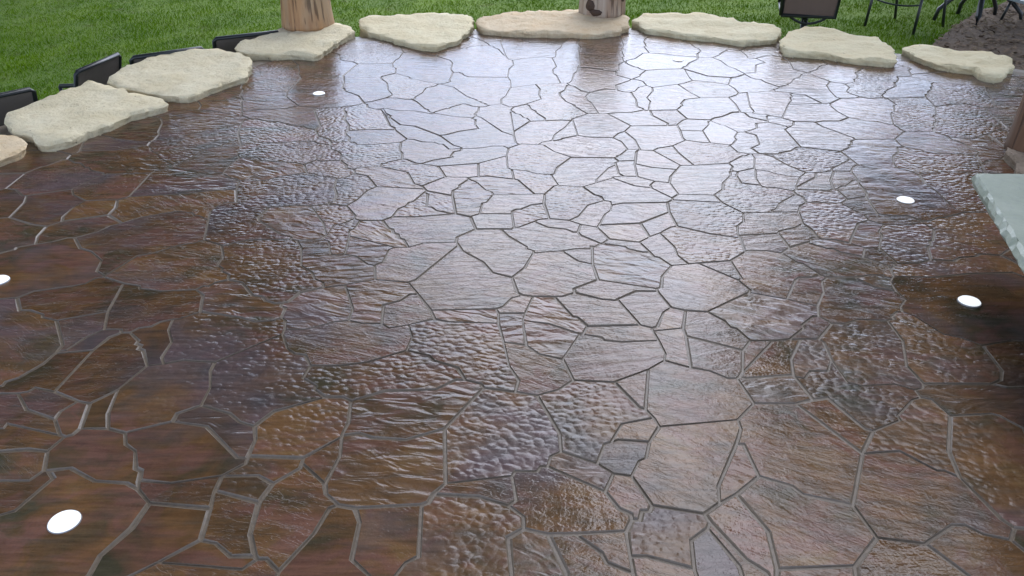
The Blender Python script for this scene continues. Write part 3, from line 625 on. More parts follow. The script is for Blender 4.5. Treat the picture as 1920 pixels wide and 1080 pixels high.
d 107,184 117,189 117,191 125,199 128,200 128,204 123,207 112,206 108,208 107,220 104,214 98,214 95,210 92,211 94,199 99,200 105,185;
r -41,153 -24,154 -22,155 -21,158 -18,162 -20,185 -31,180 -41,181 -45,183 -50,182 -50,181 -49,173 -51,162 -50,158 -46,154;
m -57,122 -38,122 -34,125 -32,129 -39,136 -39,148 -41,153 -46,154 -48,153 -50,144 -56,132;m -32,129 -29,129 -26,135 -23,137 -24,154 -41,153 -39,148 -39,136;
d -4,121 -4,125 0,131 -1,143 3,146 3,150 -1,154 -9,157 -21,158 -22,155 -24,154 -23,137 -26,135 -29,129 -23,127 -16,121;
s -56,132 -50,144 -48,153 -46,154 -50,158 -51,162 -59,170 -59,168 -65,162 -67,155 -66,144 -63,137 -62,136 -60,136;d -51,162 -49,173 -50,181 -59,172 -59,170;
d -59,172 -50,181 -50,182 -49,188 -50,198 -53,200 -59,200 -73,193 -77,186 -75,180 -75,173;d -65,162 -59,168 -59,170 -59,172 -75,173 -75,172 -75,170 -80,165 -70,165;
s -1,154 1,156 0,165 -18,162 -21,158 -9,157;d -18,162 0,165 1,167 7,167 8,169 10,169 11,173 14,175 14,183 8,201 1,203 -9,205 -20,185;
r -20,185 -9,205 -10,207 -15,209 -18,209 -24,204 -40,203 -50,198 -49,188 -50,182 -45,183 -41,181 -31,180;
m -80,165 -75,170 -75,172 -78,172 -91,186 -102,188 -114,183 -112,178 -108,175 -105,168 -103,167 -102,163 -93,162;
m -101,160 -102,163 -103,167 -105,168 -108,175 -112,178 -114,183 -120,185 -128,185 -129,182 -131,181 -133,175 -130,167 -129,167 -123,168 -114,163 -105,162;
m -106,123 -101,131 -101,137 -97,146 -96,155 -101,160 -105,162 -114,163 -123,168 -129,167 -126,164 -130,152 -140,147 -136,140 -134,139 -133,135 -128,130 -127,127 -123,125 -118,125 -115,123;
s -79,153 -80,159 -80,165 -93,162 -102,163 -101,160 -96,155;m -94,122 -92,130 -86,135 -78,142 -79,153 -96,155 -97,146 -101,137 -101,131 -106,123;
m -62,136 -63,137 -69,137 -74,141 -78,142 -86,135 -65,133;s -63,137 -66,144 -67,155 -80,159 -79,153 -78,142 -74,141 -69,137;d -67,155 -65,162 -70,165 -80,165 -80,159;
s -148,160 -142,163 -132,163 -130,167 -133,175 -139,176 -147,175 -149,173 -156,172 -154,164;s -140,147 -130,152 -126,164 -129,167 -130,167 -132,163 -142,163 -148,160 -145,153;
s -156,172 -149,173 -147,175 -139,176 -133,175 -131,181 -133,182 -151,187 -151,185 -159,184 -160,182 -160,179;
s -61,121 -57,122 -56,132 -60,136 -62,136 -65,133 -86,135 -92,130 -94,122;
s -131,197 -125,204 -121,217 -126,226 -128,227 -128,229 -130,230 -130,232 -135,237 -138,237 -141,234 -143,226 -145,203 -135,198;
d -114,183 -102,188 -102,192 -96,196 -96,205 -99,214 -99,219 -110,220 -116,218 -121,217 -125,204 -123,192 -120,185;m -128,185 -120,185 -123,192 -125,204 -131,197;
m -121,217 -116,218 -118,222 -118,231 -122,239 -123,246 -127,244 -129,241 -133,240 -135,237 -130,232 -130,230 -128,229 -128,227 -126,226;
d -116,218 -110,220 -99,219 -81,236 -81,239 -82,245 -84,247 -86,245 -93,244 -99,247 -115,251 -121,246 -123,246 -122,239 -118,231 -118,222;
s -138,189 -138,193 -135,198 -145,203 -152,205 -153,203 -156,202 -149,194;m -131,181 -129,182 -128,185 -131,197 -135,198 -138,193 -138,189 -133,182;
s -160,182 -159,184 -151,185 -151,187 -133,182 -138,189 -149,194 -156,202 -162,202 -168,198 -166,192;
s -168,198 -162,202 -156,202 -153,203 -152,205 -145,203 -143,226 -155,224 -156,218 -160,210 -163,208 -163,206 -170,203 -170,200;
m -155,224 -143,226 -141,234 -138,237 -139,239 -145,239 -149,234 -152,226 -155,225;
s -170,203 -163,206 -163,208 -160,210 -156,218 -155,224 -155,225 -155,229 -165,245 -171,247 -172,249 -178,252 -182,252 -188,261 -195,260 -198,257 -198,250 -189,232 -187,231 -181,217 -173,207 -173,205;
s -155,225 -152,226 -149,234 -145,239 -149,251 -165,245 -155,229;r -75,172 -75,173 -75,180 -77,186 -82,188 -86,192 -96,196 -102,192 -102,188 -91,186 -78,172;
d -77,186 -73,193 -59,200 -63,204 -63,206 -68,210 -67,217 -70,223 -74,224 -77,227 -81,236 -99,219 -99,214 -96,205 -96,196 -86,192 -82,188;
s -138,237 -135,237 -133,240 -129,241 -127,244 -123,246 -121,246 -115,251 -118,263 -122,267 -135,266 -144,268 -145,270 -152,272 -149,251 -145,239 -139,239;
r -84,247 -84,254 -86,255 -86,257 -89,257 -93,259 -95,262 -99,263 -106,273 -112,275 -116,273 -118,270 -120,270 -122,267 -118,263 -115,251 -99,247 -93,244 -86,245;
s -165,245 -149,251 -152,272 -162,277 -165,276 -167,272 -171,270 -184,266 -188,261 -182,252 -178,252 -172,249 -171,247;
s -162,278 -156,295 -151,297 -142,305 -136,307 -133,310 -138,330 -144,335 -146,335 -148,338 -156,340 -170,333 -176,327 -180,324 -183,318 -190,312 -183,302 -177,299 -169,291 -167,282;
s -122,267 -120,270 -118,270 -116,273 -112,275 -113,279 -117,282 -117,284 -120,287 -120,294 -124,305 -133,310 -136,307 -142,305 -151,297 -156,295 -162,278 -162,277 -152,272 -145,270 -144,268 -135,266;
m -198,260 -195,260 -188,261 -184,266 -171,270 -167,272 -165,276 -162,277 -162,278 -167,282 -169,291 -177,299 -183,302 -190,312 -193,312 -198,308 -204,306 -210,303 -210,301 -215,297 -215,295 -218,292 -218,287 -218,284 -216,283 -210,271 -204,262;
s 327,467 333,470 340,491 321,493 308,500 304,497 300,497 300,493 297,487 296,472 302,472 314,468;
s -199,-31 -161,-24 -156,-15 -168,-2 -174,11 -192,13 -195,13 -202,9 -209,8 -209,6 -212,4 -216,-4 -209,-11;d -345,249 -338,252 -332,258 -334,267 -339,274 -345,274;
s 314,218 321,231 320,254 311,263 309,263 307,266 300,270 298,266 286,254 286,250 288,247 288,235 286,231 286,221 304,217;
s 327,61 332,62 333,111 331,111 322,103 313,100 312,98 310,98 309,96 302,92 301,75 307,72 308,70 315,68;
s -257,274 -253,281 -250,283 -250,285 -247,287 -243,299 -252,316 -253,321 -260,323 -278,324 -289,293 -281,289 -271,278 -264,276 -262,274;
s -191,95 -189,95 -182,101 -181,109 -175,119 -177,128 -200,141 -211,144 -213,143 -207,129 -207,119 -209,114 -198,106 -198,104 -194,101;
r -244,218 -224,219 -220,223 -218,223 -213,229 -210,237 -205,242 -202,248 -198,260 -204,262 -210,271 -233,263 -249,262 -250,250 -252,246;
s 324,544 333,546 337,561 341,568 336,585 312,583 288,577 285,571 285,569 289,566 289,564 291,563 295,556 321,549 324,546;
d -39,656 -37,656 -33,661 -31,661 -27,665 -19,664 -19,668 -25,682 -27,683 -28,687 -37,698 -39,698 -45,692 -45,690 -49,686 -68,677 -70,672 -63,666;
s 331,8 332,30 330,30 325,18 324,11 325,10;d -289,431 -287,431 -277,443 -256,451 -260,456 -265,458 -271,464 -275,461;
d -245,-16 -223,-5 -216,-4 -212,4 -209,6 -209,8 -223,26 -234,25 -246,13 -251,4 -255,1 -253,-5 -251,-6 -251,-8 -249,-9;
d 211,32 213,40 221,52 215,65 205,66 181,78 174,77 168,73 172,39 176,37 192,37;d -328,-40 -329,-28 -332,-18 -342,-6 -345,-7 -345,-40;
s 53,-27 69,-24 90,-23 93,-11 79,1 79,3 73,9 71,16 52,19 52,16 48,8 46,7 45,3 42,1 41,-2 50,-16;
s -236,486 -235,490 -233,491 -230,497 -226,509 -227,512 -232,516 -235,509 -239,506 -239,504 -243,501 -243,499 -247,496 -248,493 -244,489;
r -238,419 -219,420 -204,428 -205,435 -213,435 -227,439 -232,443 -238,445 -241,449 -244,448 -242,432;
s -322,220 -321,232 -319,234 -315,246 -312,249 -314,249 -315,251 -319,252 -324,256 -332,258 -338,252 -345,249 -345,220 -341,219;
r 260,196 262,201 270,209 260,226 256,240 219,225 216,217 217,197 241,194;
s 246,46 252,49 258,56 260,56 264,62 263,66 261,67 259,73 253,80 250,87 244,84 237,83 234,82 231,78 229,78 226,74 224,74 215,65 221,52 232,51 240,47;
d 302,92 309,96 310,98 312,98 313,100 322,103 331,111 333,111 334,124 319,140 302,139 301,140 298,137 293,126 292,114 288,104 288,97;
m -297,252 -285,252 -279,268 -276,270 -276,272 -273,274 -271,278 -281,289 -289,293 -299,292 -300,277 -302,273 -302,261 -300,255;
s -17,3 1,3 14,6 14,9 8,20 7,27 1,40 -11,42 -15,45 -23,47 -31,39 -33,39 -41,30 -36,15;m -253,55 -253,64 -249,80 -258,89 -283,77 -284,65 -267,55 -254,54;
r 325,164 335,166 335,194 331,194 321,198 310,188 313,178;
s -218,287 -218,292 -215,295 -215,297 -210,301 -210,303 -204,306 -207,314 -208,324 -216,326 -230,333 -248,330 -253,321 -252,316 -243,299 -231,296;
d -81,-19 -75,-16 -74,-7 -71,0 -69,25 -67,31 -76,32 -83,35 -94,34 -95,26 -98,22 -100,12 -103,8 -102,5 -98,2 -94,-5;
r 226,100 227,110 226,129 212,130 200,129 196,126 194,122 196,108 204,100 207,99;
d -283,77 -258,89 -261,110 -264,112 -267,118 -273,123 -273,125 -276,127 -279,133 -293,131 -296,119 -295,111 -292,104 -291,90 -288,81;
d -326,331 -307,333 -300,336 -297,340 -301,347 -311,356 -314,362 -323,369 -337,344 -327,334;
s -278,-29 -271,-26 -259,-24 -248,-26 -245,-20 -245,-16 -249,-9 -251,-8 -251,-6 -253,-5 -255,1 -262,2 -268,-1 -296,-5 -291,-22 -282,-25;
s 296,339 317,346 316,361 292,371 274,353 273,350 278,349;s -252,53 -249,56 -242,59 -235,59 -224,63 -217,63 -214,70 -217,76 -220,78 -220,80 -228,86 -249,80 -253,64 -253,55;
d 93,-11 96,-10 99,-4 102,-2 102,0 109,7 109,9 114,13 116,18 110,23 103,26 102,28 91,32 71,16 73,9 79,3 79,1;
s 196,186 213,190 217,197 216,217 195,217 182,214 180,206 184,201 186,201 186,199 189,197 189,195 192,193;
s 338,421 344,426 355,448 352,449 347,455 345,455 342,458 342,460 333,468 333,470 327,467 327,446 332,422;
r 41,-2 42,1 45,3 46,7 48,8 52,16 52,19 52,37 50,42 50,54 20,66 15,61 15,59 5,50 1,40 7,27 8,20 14,9 14,6 20,2 30,-1;
r -210,385 -186,387 -185,390 -182,391 -177,396 -177,398 -181,400 -192,411 -192,413 -200,421 -201,425 -204,428 -219,420 -238,419 -238,416 -240,414 -239,407 -233,402 -229,401 -224,395 -222,395 -219,391 -211,387;
m -303,405 -291,408 -282,414 -281,418 -287,431 -289,431;s 260,324 270,339 271,350 266,350 259,353 249,354 237,358 234,346 222,339 225,335 225,329 242,328 253,324;
r 261,249 274,253 286,254 298,266 300,270 298,277 295,279 290,289 276,292 259,285 236,283 235,269 251,262 255,258 255,256 260,252;
d 201,-24 203,-18 198,-7 191,-1 189,-1 187,2 185,2 183,5 177,8 169,6 168,4 162,2 154,-6 156,-10 171,-26 183,-27;
d 291,410 307,414 314,420 312,429 310,431 306,443 300,448 297,448 289,453 286,453 282,452 276,447 275,423 276,415 279,412;
s -232,174 -228,176 -226,179 -224,179 -209,194 -215,201 -224,219 -244,218 -247,215 -243,200 -243,189 -241,183 -239,182 -236,176;d 55,711 63,713 83,714 51,715;
s 154,-6 162,2 168,4 169,6 177,8 176,37 172,39 141,39 137,29 130,20 139,-5;d 203,-18 230,-16 244,-6 244,19 226,25 214,27 209,9 198,-7;
d 196,108 194,122 186,125 185,127 183,127 181,130 174,134 162,136 159,128 157,127 153,120 153,117 161,113 166,108 173,106 185,106;
d 130,53 135,63 142,72 142,74 137,78 137,80 125,93 110,87 110,67 115,55 122,53;s -248,330 -230,333 -232,350 -235,358 -237,358 -244,365 -250,367 -258,360 -260,353;
s -26,69 -23,72 -21,72 -18,76 -16,76 -8,86 -7,105 -1,115 0,120 -4,121 -16,121 -23,127 -29,129 -32,129 -34,125 -28,107 -27,98 -31,81 -33,80 -34,77 -29,70;
d 237,83 244,84 250,87 258,94 257,126 238,133 231,134 226,129 227,110 226,100 233,91 233,89 235,88;s 320,40 323,45 327,61 315,68 308,70 307,72 301,75 293,66 294,50 300,43 312,40;
d 1,-40 52,-40 53,-27 50,-16 41,-2 30,-1 20,2 12,-16 3,-26 1,-26 -2,-29;d -103,8 -100,12 -98,22 -95,26 -94,34 -101,41 -104,42 -107,40 -118,38 -120,31 -122,29 -126,13 -118,9;
s -37,703 -18,704 -9,708 -9,712 -37,704;r 340,491 344,495 344,513 346,517 346,522 333,546 324,544 324,540 321,536 313,510 308,500 321,493;
d -91,-40 -33,-40 -33,-29 -50,-18 -75,-16 -81,-19 -82,-25 -86,-29;d -189,51 -168,60 -164,69 -158,74 -158,76 -155,79 -155,81 -166,93 -182,101 -189,95 -191,95 -195,85 -198,83 -202,76;
m -301,163 -271,178 -273,184 -286,190 -300,206 -306,207 -306,205 -312,200 -316,192 -318,191 -318,189 -323,185 -326,178 -330,175 -325,168 -321,166 -312,166;
d 286,175 292,180 296,181 297,183 300,183 310,188 321,198 319,207 314,218 304,217 286,221 285,219 277,215 274,211 270,209 262,201 260,196 269,181;
d -138,8 -129,13 -126,13 -122,29 -120,31 -118,38 -120,38 -128,45 -134,47 -147,41 -152,34 -153,28 -157,21 -150,14;
d -155,81 -151,84 -149,88 -149,94 -146,102 -146,111 -160,113 -166,117 -175,119 -181,109 -182,101 -166,93;
s -330,42 -315,42 -305,44 -300,49 -300,51 -288,63 -284,65 -283,77 -288,81 -299,77 -310,77 -315,75 -325,75 -336,79 -339,77 -338,70 -331,52;
d 283,-40 317,-40 310,-17 308,-15 303,-16 293,-22 290,-22 282,-27;d -255,1 -251,4 -246,13 -234,25 -235,30 -241,41 -252,51 -259,45 -262,39 -272,30 -270,18 -262,2;
r 352,414 372,455 355,448 344,426 338,421 340,418 346,415;s 18,79 23,88 26,90 26,92 29,93 36,102 33,108 31,109 29,115 23,122 13,120 0,120 -1,115 -7,105 -8,86 8,84;
d -156,-15 -143,-11 -141,-1 -138,4 -138,8 -150,14 -157,21 -173,13 -174,11 -168,-2;m -253,321 -248,330 -260,353 -281,352 -292,349 -296,340 -278,324 -260,323;
d 207,154 218,154 228,156 230,165 219,178 213,190 196,186 190,174 188,173 187,167;
s 1,40 5,50 15,59 15,61 20,66 18,70 18,79 8,84 -8,86 -16,76 -18,76 -21,72 -23,72 -26,69 -23,56 -23,47 -15,45 -11,42;
s -300,206 -297,209 -290,212 -289,214 -278,219 -277,238 -279,248 -285,252 -297,252 -301,252 -306,249 -312,249 -315,246 -319,234 -321,232 -322,220 -306,207;
r -177,128 -175,132 -175,140 -171,148 -171,151 -185,159 -191,165 -194,171 -200,168 -204,161 -206,160 -211,144 -200,141;
d 110,87 125,93 130,98 132,98 148,115 142,120 134,122 128,126 125,122 111,122 108,120 99,119 103,99 106,96;
d -345,274 -339,274 -334,285 -327,292 -325,292 -318,298 -319,301 -323,304 -323,306 -331,312 -340,310 -345,311;
r -213,143 -211,144 -206,160 -204,161 -200,168 -194,171 -193,174 -196,177 -200,187 -206,194 -209,194 -224,179 -226,179 -228,176 -232,174 -231,143 -229,142;
d -132,-40 -101,-40 -108,-33 -113,-23 -129,-21 -132,-27;m -328,-40 -310,-40 -302,-32 -300,-32 -291,-22 -296,-5 -305,5 -339,3 -342,-6 -332,-18 -329,-28;
m -345,129 -332,133 -332,137 -337,149 -345,148;d 339,365 340,379 333,377 332,374;
s 246,-40 283,-40 282,-27 279,-24 273,-12 271,-11 260,-10 244,-6 230,-16 234,-24 239,-28 239,-30 241,-31;
r 116,18 130,20 137,29 141,39 131,49 130,53 122,53 115,55 93,53 91,49 91,32 102,28 103,26 110,23;
s -147,41 -134,47 -133,69 -138,78 -155,79 -158,76 -158,74 -164,69 -168,60 -157,49 -152,47;
s -229,480 -219,480 -209,489 -198,494 -199,502 -204,511 -208,514 -220,512 -226,509 -230,497 -233,491 -235,490 -236,486;
d 320,254 332,259 334,262 337,263 338,289 335,290 329,296 323,298 322,300 311,306 310,308 301,307 294,298 294,296 292,295 290,289 295,279 298,277 300,270 307,266 309,263 311,263;
s -345,75 -339,77 -336,79 -333,97 -340,103 -345,105;s -251,387 -247,396 -245,397 -241,406 -239,407 -240,414 -247,418 -257,420 -274,420 -281,418 -282,414 -283,405 -282,388 -269,386;
d 65,95 65,113 63,119 60,121 55,122 45,122 39,121 31,122 23,122 29,115 31,109 33,108 36,102 39,102 49,97;
s 215,649 213,654 212,665 209,672 201,674 191,674 192,663 188,658 186,652 195,649;
s 288,577 312,583 336,585 338,594 328,602 324,603 320,607 316,608 312,612 302,617 294,614 288,609 290,602 292,601 292,598 294,597 294,591 290,586;
r -118,38 -107,40 -104,42 -101,60 -96,72 -102,85 -106,90 -119,88 -124,84 -136,80 -138,78 -133,69 -134,47 -128,45 -120,38;
s -246,-40 -201,-40 -199,-31 -209,-11 -216,-4 -223,-5 -245,-16 -245,-20 -248,-26;
m -297,340 -296,340 -292,349 -289,362 -289,378 -297,377 -304,374 -314,364 -314,362 -311,356 -301,347;s 374,487 372,530 364,529 352,523 346,522 346,517 344,513 344,495 360,493;
r -185,357 -159,361 -147,365 -136,366 -138,377 -141,380 -143,380 -149,387 -161,391 -170,392 -177,396 -182,391 -185,390 -186,387;
s -193,533 -182,534 -182,537 -185,542 -192,577 -195,582 -200,583 -213,560 -213,557 -218,549 -218,546 -214,542;d 121,698 127,699 136,698 135,706 97,712 101,706 106,703 116,702;
s -240,414 -238,416 -238,419 -242,432 -244,448 -256,451 -277,443 -287,431 -281,418 -274,420 -257,420 -247,418;
r 257,126 265,137 257,167 239,169 232,167 230,165 228,156 231,142 231,134 238,133;
s 333,377 340,379 340,391 352,414 346,415 340,418 338,421 332,422 314,420 307,414 312,405 314,404 314,402 325,390 325,388 328,386 329,382 332,380;
d -106,91 -95,103 -94,122 -106,123 -115,123 -118,125 -123,125 -127,127 -128,130 -133,135 -136,120 -127,113 -125,113 -124,111 -122,111 -121,109 -119,109;
d 180,206 182,214 181,231 174,232 162,229 161,214 158,209 154,207 158,205;s -226,107 -209,114 -207,119 -207,129 -213,143 -229,142 -231,143 -235,141 -240,135 -238,112 -230,110;
s -171,151 -168,154 -166,154 -160,161 -154,164 -156,172 -160,179 -160,182 -166,192 -173,186 -175,186 -179,181 -193,174 -194,171 -191,165 -185,159;
d -333,97 -326,106 -329,119 -329,132 -332,133 -345,129 -345,105 -340,103;s 161,141 176,151 176,153 183,159 186,167 163,174 151,180 151,166 147,158 145,157 143,151 147,147 152,146;
s -33,-29 -29,-27 -27,-24 -23,-23 -18,-18 -19,-4 -17,3 -36,15 -48,-3 -50,-9 -50,-18;
r -63,75 -61,80 -65,90 -65,107 -63,118 -61,121 -94,122 -95,103 -106,91 -106,90 -102,85 -96,72 -78,71;
d 132,-40 162,-40 166,-37 171,-26 156,-10 154,-6 139,-5 131,-12 130,-16 126,-21 127,-30;r 258,94 275,97 288,97 288,104 292,114 293,126 298,137 265,137 257,126;
r -174,11 -173,13 -157,21 -153,28 -152,34 -147,41 -152,47 -157,49 -168,60 -189,51 -190,48 -189,21 -192,13;d -331,312 -326,331 -327,334 -337,344 -345,331 -345,311 -340,310;
s 336,223 337,263 334,262 332,259 320,254 321,231 323,231 331,224;r 264,62 271,65 293,66 301,75 302,92 288,97 275,97 258,94 250,87 253,80 259,73 261,67 263,66;
r -193,174 -179,181 -175,186 -173,186 -166,192 -168,198 -170,200 -170,203 -173,205 -173,207 -181,217 -185,215 -201,197 -203,197 -206,194 -200,187 -196,177;
d -209,8 -202,9 -195,13 -192,13 -189,21 -190,48 -202,42 -214,41 -219,30 -223,26;r 182,214 195,217 216,217 219,225 217,230 216,248 209,250 196,250 193,246 190,235 187,232 181,231;
d 319,140 321,143 322,156 325,164 313,178 310,188 300,183 297,183 296,181 292,180 286,175 290,167 292,158 301,140 302,139;
d -329,132 -300,136 -301,163 -312,166 -321,166 -325,168 -330,163 -337,149 -332,137 -332,133;s 346,522 352,523 364,529 372,530 370,570 367,572 341,568 337,561 333,546;
d -345,-7 -342,-6 -339,3 -340,4 -339,35 -345,35;d -41,30 -33,39 -31,39 -23,47 -23,56 -26,69 -29,70 -34,77 -43,80 -61,80 -63,75 -56,54 -56,38 -48,35 -47,33;
s -272,30 -262,39 -259,45 -252,51 -252,53 -253,55 -254,54 -267,55 -284,65 -288,63 -300,51 -300,49 -305,44 -297,32;
r 148,115 153,117 153,120 157,127 159,128 162,136 161,141 152,146 147,147 143,151 141,147 138,145 128,146 125,142 128,135 128,126 134,122 142,120;
d -244,448 -241,449 -237,456 -236,464 -230,473 -229,480 -236,486 -244,489 -248,493 -259,481 -259,479 -263,476 -263,474 -267,471 -267,469 -271,466 -271,464 -265,458 -260,456 -256,451;
d 216,248 229,260 229,262 235,269 236,283 235,286 229,292 211,302 204,296 209,283 207,276 205,267 202,261 200,260 196,250 209,250;
d -177,398 -170,423 -163,428 -163,430 -156,439 -160,450 -163,467 -168,462 -170,462 -175,456 -180,454 -184,449 -186,449 -188,446 -204,438 -205,435 -204,428 -201,425 -200,421 -192,413 -192,411 -181,400;
r 286,378 288,389 291,395 291,410 279,412 276,415 268,412 263,407 255,405 249,400 245,389 257,385 273,383;
s -330,175 -326,178 -323,185 -318,189 -318,191 -316,192 -312,200 -306,205 -306,207 -322,220 -341,219 -345,220 -345,182;
d 276,7 292,13 294,29 300,43 294,50 285,45 284,42 282,42 269,29;s 126,-21 130,-16 131,-12 139,-5 130,20 116,18 114,13 109,9 109,7 102,0 102,-2 99,-4 96,-10 114,-19;
d -204,352 -189,353 -185,357 -186,387 -210,385 -217,366 -213,359;d 200,129 212,130 226,129 231,134 231,142 228,156 218,154 207,154 205,142;
s -240,135 -235,141 -231,143 -232,174 -236,176 -243,173 -263,172 -274,138 -272,136;
s -144,643 -147,658 -144,664 -139,668 -139,670 -136,671 -136,674 -148,671 -152,668 -153,664 -157,660 -158,656 -162,652 -163,648 -165,647 -168,641 -161,639 -153,642;
s 168,73 174,77 173,85 168,95 166,108 161,113 153,117 148,115 132,98 130,98 125,93 137,80 137,78 142,74 142,72 159,71;
d -68,677 -49,686 -45,690 -45,692 -39,698 -37,698 -37,703 -37,704 -72,693;s 339,333 339,365 332,374 327,372 316,361 317,346 321,342;
r -205,435 -204,438 -205,448 -207,451 -211,468 -215,476 -219,480 -229,480 -230,473 -236,464 -237,456 -241,449 -238,445 -232,443 -227,439 -213,435;
d 236,283 259,285 276,292 272,300 270,301 270,304 266,309 260,324 253,324 242,328 225,329 222,324 218,308 211,302 229,292 235,286;
s -345,35 -339,35 -330,42 -331,52 -338,70 -339,77 -345,75;d 355,448 372,455 375,459 374,487 360,493 344,495 340,491 333,470 333,468 342,460 342,458 345,455 347,455 352,449;
r 301,307 310,308 320,327 321,342 317,346 296,339 294,331 294,320;
d -312,249 -306,249 -301,252 -297,252 -300,255 -302,261 -302,273 -300,277 -299,292 -305,295 -318,298 -325,292 -327,292 -334,285 -339,274 -334,267 -332,258 -324,256 -319,252 -315,251 -314,249;
s 310,-17 318,-11 323,-1 325,10 324,11 310,12 305,11 299,7 305,-5 308,-15;d -345,148 -337,149 -330,163 -325,168 -330,175 -345,182;
s -2,-29 1,-26 3,-26 12,-16 20,2 14,6 1,3 -17,3 -19,-4 -18,-18;s -273,184 -262,205 -251,214 -259,214 -266,217 -278,219 -289,214 -290,212 -297,209 -300,206 -286,190;
s -146,111 -136,120 -133,135 -134,139 -136,140 -140,147 -145,153 -148,160 -154,164 -160,161 -166,154 -168,154 -171,151 -171,148 -175,140 -175,132 -177,128 -175,119 -166,117 -160,113;
r 71,16 91,32 91,49 93,53 92,56 83,65 81,65 73,72 70,71 63,63 55,59 50,54 50,42 52,37 52,19;
r -204,438 -188,446 -186,449 -184,449 -180,454 -175,456 -170,462 -168,462 -163,467 -163,472 -160,475 -164,479 -189,492 -198,494 -209,489 -219,480 -215,476 -211,468 -207,451 -205,448;
s -226,509 -220,512 -208,514 -208,516 -197,526 -193,533 -214,542 -218,546 -222,540 -222,537 -228,527 -228,524 -232,516 -227,512;
d -299,292 -289,293 -278,324 -296,340 -297,340 -300,336 -307,333 -326,331 -331,312 -323,306 -323,304 -319,301 -318,298 -305,295;
s -90,657 -84,662 -82,662 -77,668 -70,672 -68,677 -72,693 -92,688 -98,685 -94,675 -94,670;
d 211,614 214,620 216,621 220,631 222,632 226,639 215,649 195,649 186,652 182,648 183,632 182,624 188,623 199,631 204,631 210,626;
s 335,194 336,223 331,224 323,231 321,231 314,218 319,207 321,198 331,194;
r -164,479 -168,483 -169,489 -176,511 -176,515 -180,523 -182,534 -193,533 -197,526 -208,516 -208,514 -204,511 -199,502 -198,494 -189,492;
d -235,358 -217,366 -210,385 -211,387 -219,391 -222,395 -224,395 -229,401 -233,402 -239,407 -241,406 -245,397 -247,396 -251,387 -250,367 -244,365 -237,358;
s 93,53 115,55 110,67 110,87 76,85 73,72 81,65 83,65 92,56;
d -138,78 -136,80 -124,84 -119,88 -106,90 -106,91 -119,109 -121,109 -122,111 -124,111 -125,113 -127,113 -136,120 -146,111 -146,102 -149,94 -149,88 -151,84 -155,81 -155,79;
s 174,77 181,78 183,78 188,83 192,84 198,90 198,92 200,93 204,100 196,108 185,106 173,106 166,108 168,95 173,85;
d -59,630 -58,638 -52,644 -48,645 -39,656 -63,666 -70,672 -77,668 -82,662 -84,662 -90,657 -86,641 -81,644 -76,643 -71,638 -69,638 -65,633;
s -296,-5 -268,-1 -262,2 -270,18 -272,30 -297,32 -302,14 -305,9 -305,5;
d 271,350 273,350 274,353 292,371 292,373 286,378 273,383 257,385 245,389 245,388 242,381 241,371 237,358 249,354 259,353 266,350;
s 50,54 55,59 63,63 70,71 73,72 76,85 65,95 49,97 39,102 36,102 29,93 26,92 26,90 23,88 18,79 18,70 20,66;s -326,106 -311,114 -296,119 -293,131 -299,134 -300,136 -329,132 -329,119;
s -293,131 -279,133 -274,138 -263,172 -268,177 -271,178 -301,163 -300,136 -299,134;r 334,124 335,166 325,164 322,156 321,143 319,140;
r -153,-40 -132,-40 -132,-27 -129,-21 -133,-16 -143,-11 -156,-15 -161,-24;
s 290,289 292,295 294,296 294,298 301,307 294,320 294,331 296,339 278,349 273,350 271,350 270,339 260,324 266,309 270,304 270,301 272,300 276,292;
d -101,-40 -91,-40 -86,-29 -82,-25 -81,-19 -94,-5 -98,2 -102,5 -103,-3 -106,-8 -108,-17 -110,-21 -113,-23 -108,-33;
r 186,167 187,167 188,173 190,174 196,186 192,193 189,195 189,197 186,199 186,201 184,201 180,206 158,205 154,207 132,207 131,205 128,204 128,200 131,199 133,191 146,192 148,191 152,185 151,180 163,174;
r 198,-7 209,9 214,27 211,32 192,37 176,37 177,8 183,5 185,2 187,2 189,-1 191,-1;m -292,349 -281,352 -260,353 -258,360 -250,367 -251,387 -269,386 -282,388 -289,378 -289,362;
s 270,209 274,211 277,215 285,219 286,221 286,231 288,235 288,247 286,250 286,254 274,253 261,249 256,240 260,226;
d 265,137 298,137 301,140 292,158 290,167 286,175 269,181 261,174 260,170 257,167;d 202,-40 246,-40 241,-31 239,-30 239,-28 234,-24 230,-16 203,-18 201,-24;
s 92,-40 132,-40 127,-30 126,-21 114,-19 96,-10 93,-11 90,-23 90,-35;s 76,85 110,87 106,96 103,99 99,119 81,119 63,119 65,113 65,95;
s 271,-11 272,0 276,7 269,29 265,29 252,34 249,26 247,25 244,19 244,-6 260,-10;s 330,30 332,30 332,62 327,61 323,45 320,40;s 341,568 367,572 338,594 336,585;
d 215,65 224,74 226,74 229,78 231,78 234,82 237,83 235,88 233,89 233,91 226,100 207,99 204,100 200,93 198,92 198,90 192,84 188,83 183,78 181,78 205,66;
s -34,77 -33,80 -31,81 -27,98 -28,107 -34,125 -38,122 -57,122 -61,121 -63,118 -65,107 -65,90 -61,80 -43,80;
d 209,672 212,674 211,677 207,680 207,682 200,690 184,694 190,687 191,674 201,674;
d -249,262 -233,263 -210,271 -216,283 -218,284 -218,287 -231,296 -243,299 -247,287 -250,285 -250,283 -253,281 -257,274 -253,266;
d -33,-40 1,-40 -2,-29 -18,-18 -23,-23 -27,-24 -29,-27 -33,-29;s -67,31 -56,38 -56,54 -63,75 -78,71 -96,72 -101,60 -104,42 -101,41 -94,34 -83,35 -76,32;
d -249,80 -228,86 -225,94 -226,107 -230,110 -238,112 -261,110 -258,89;d -288,81 -291,90 -292,104 -295,111 -296,119 -311,114 -326,106 -333,97 -336,79 -325,75 -315,75 -310,77 -299,77;
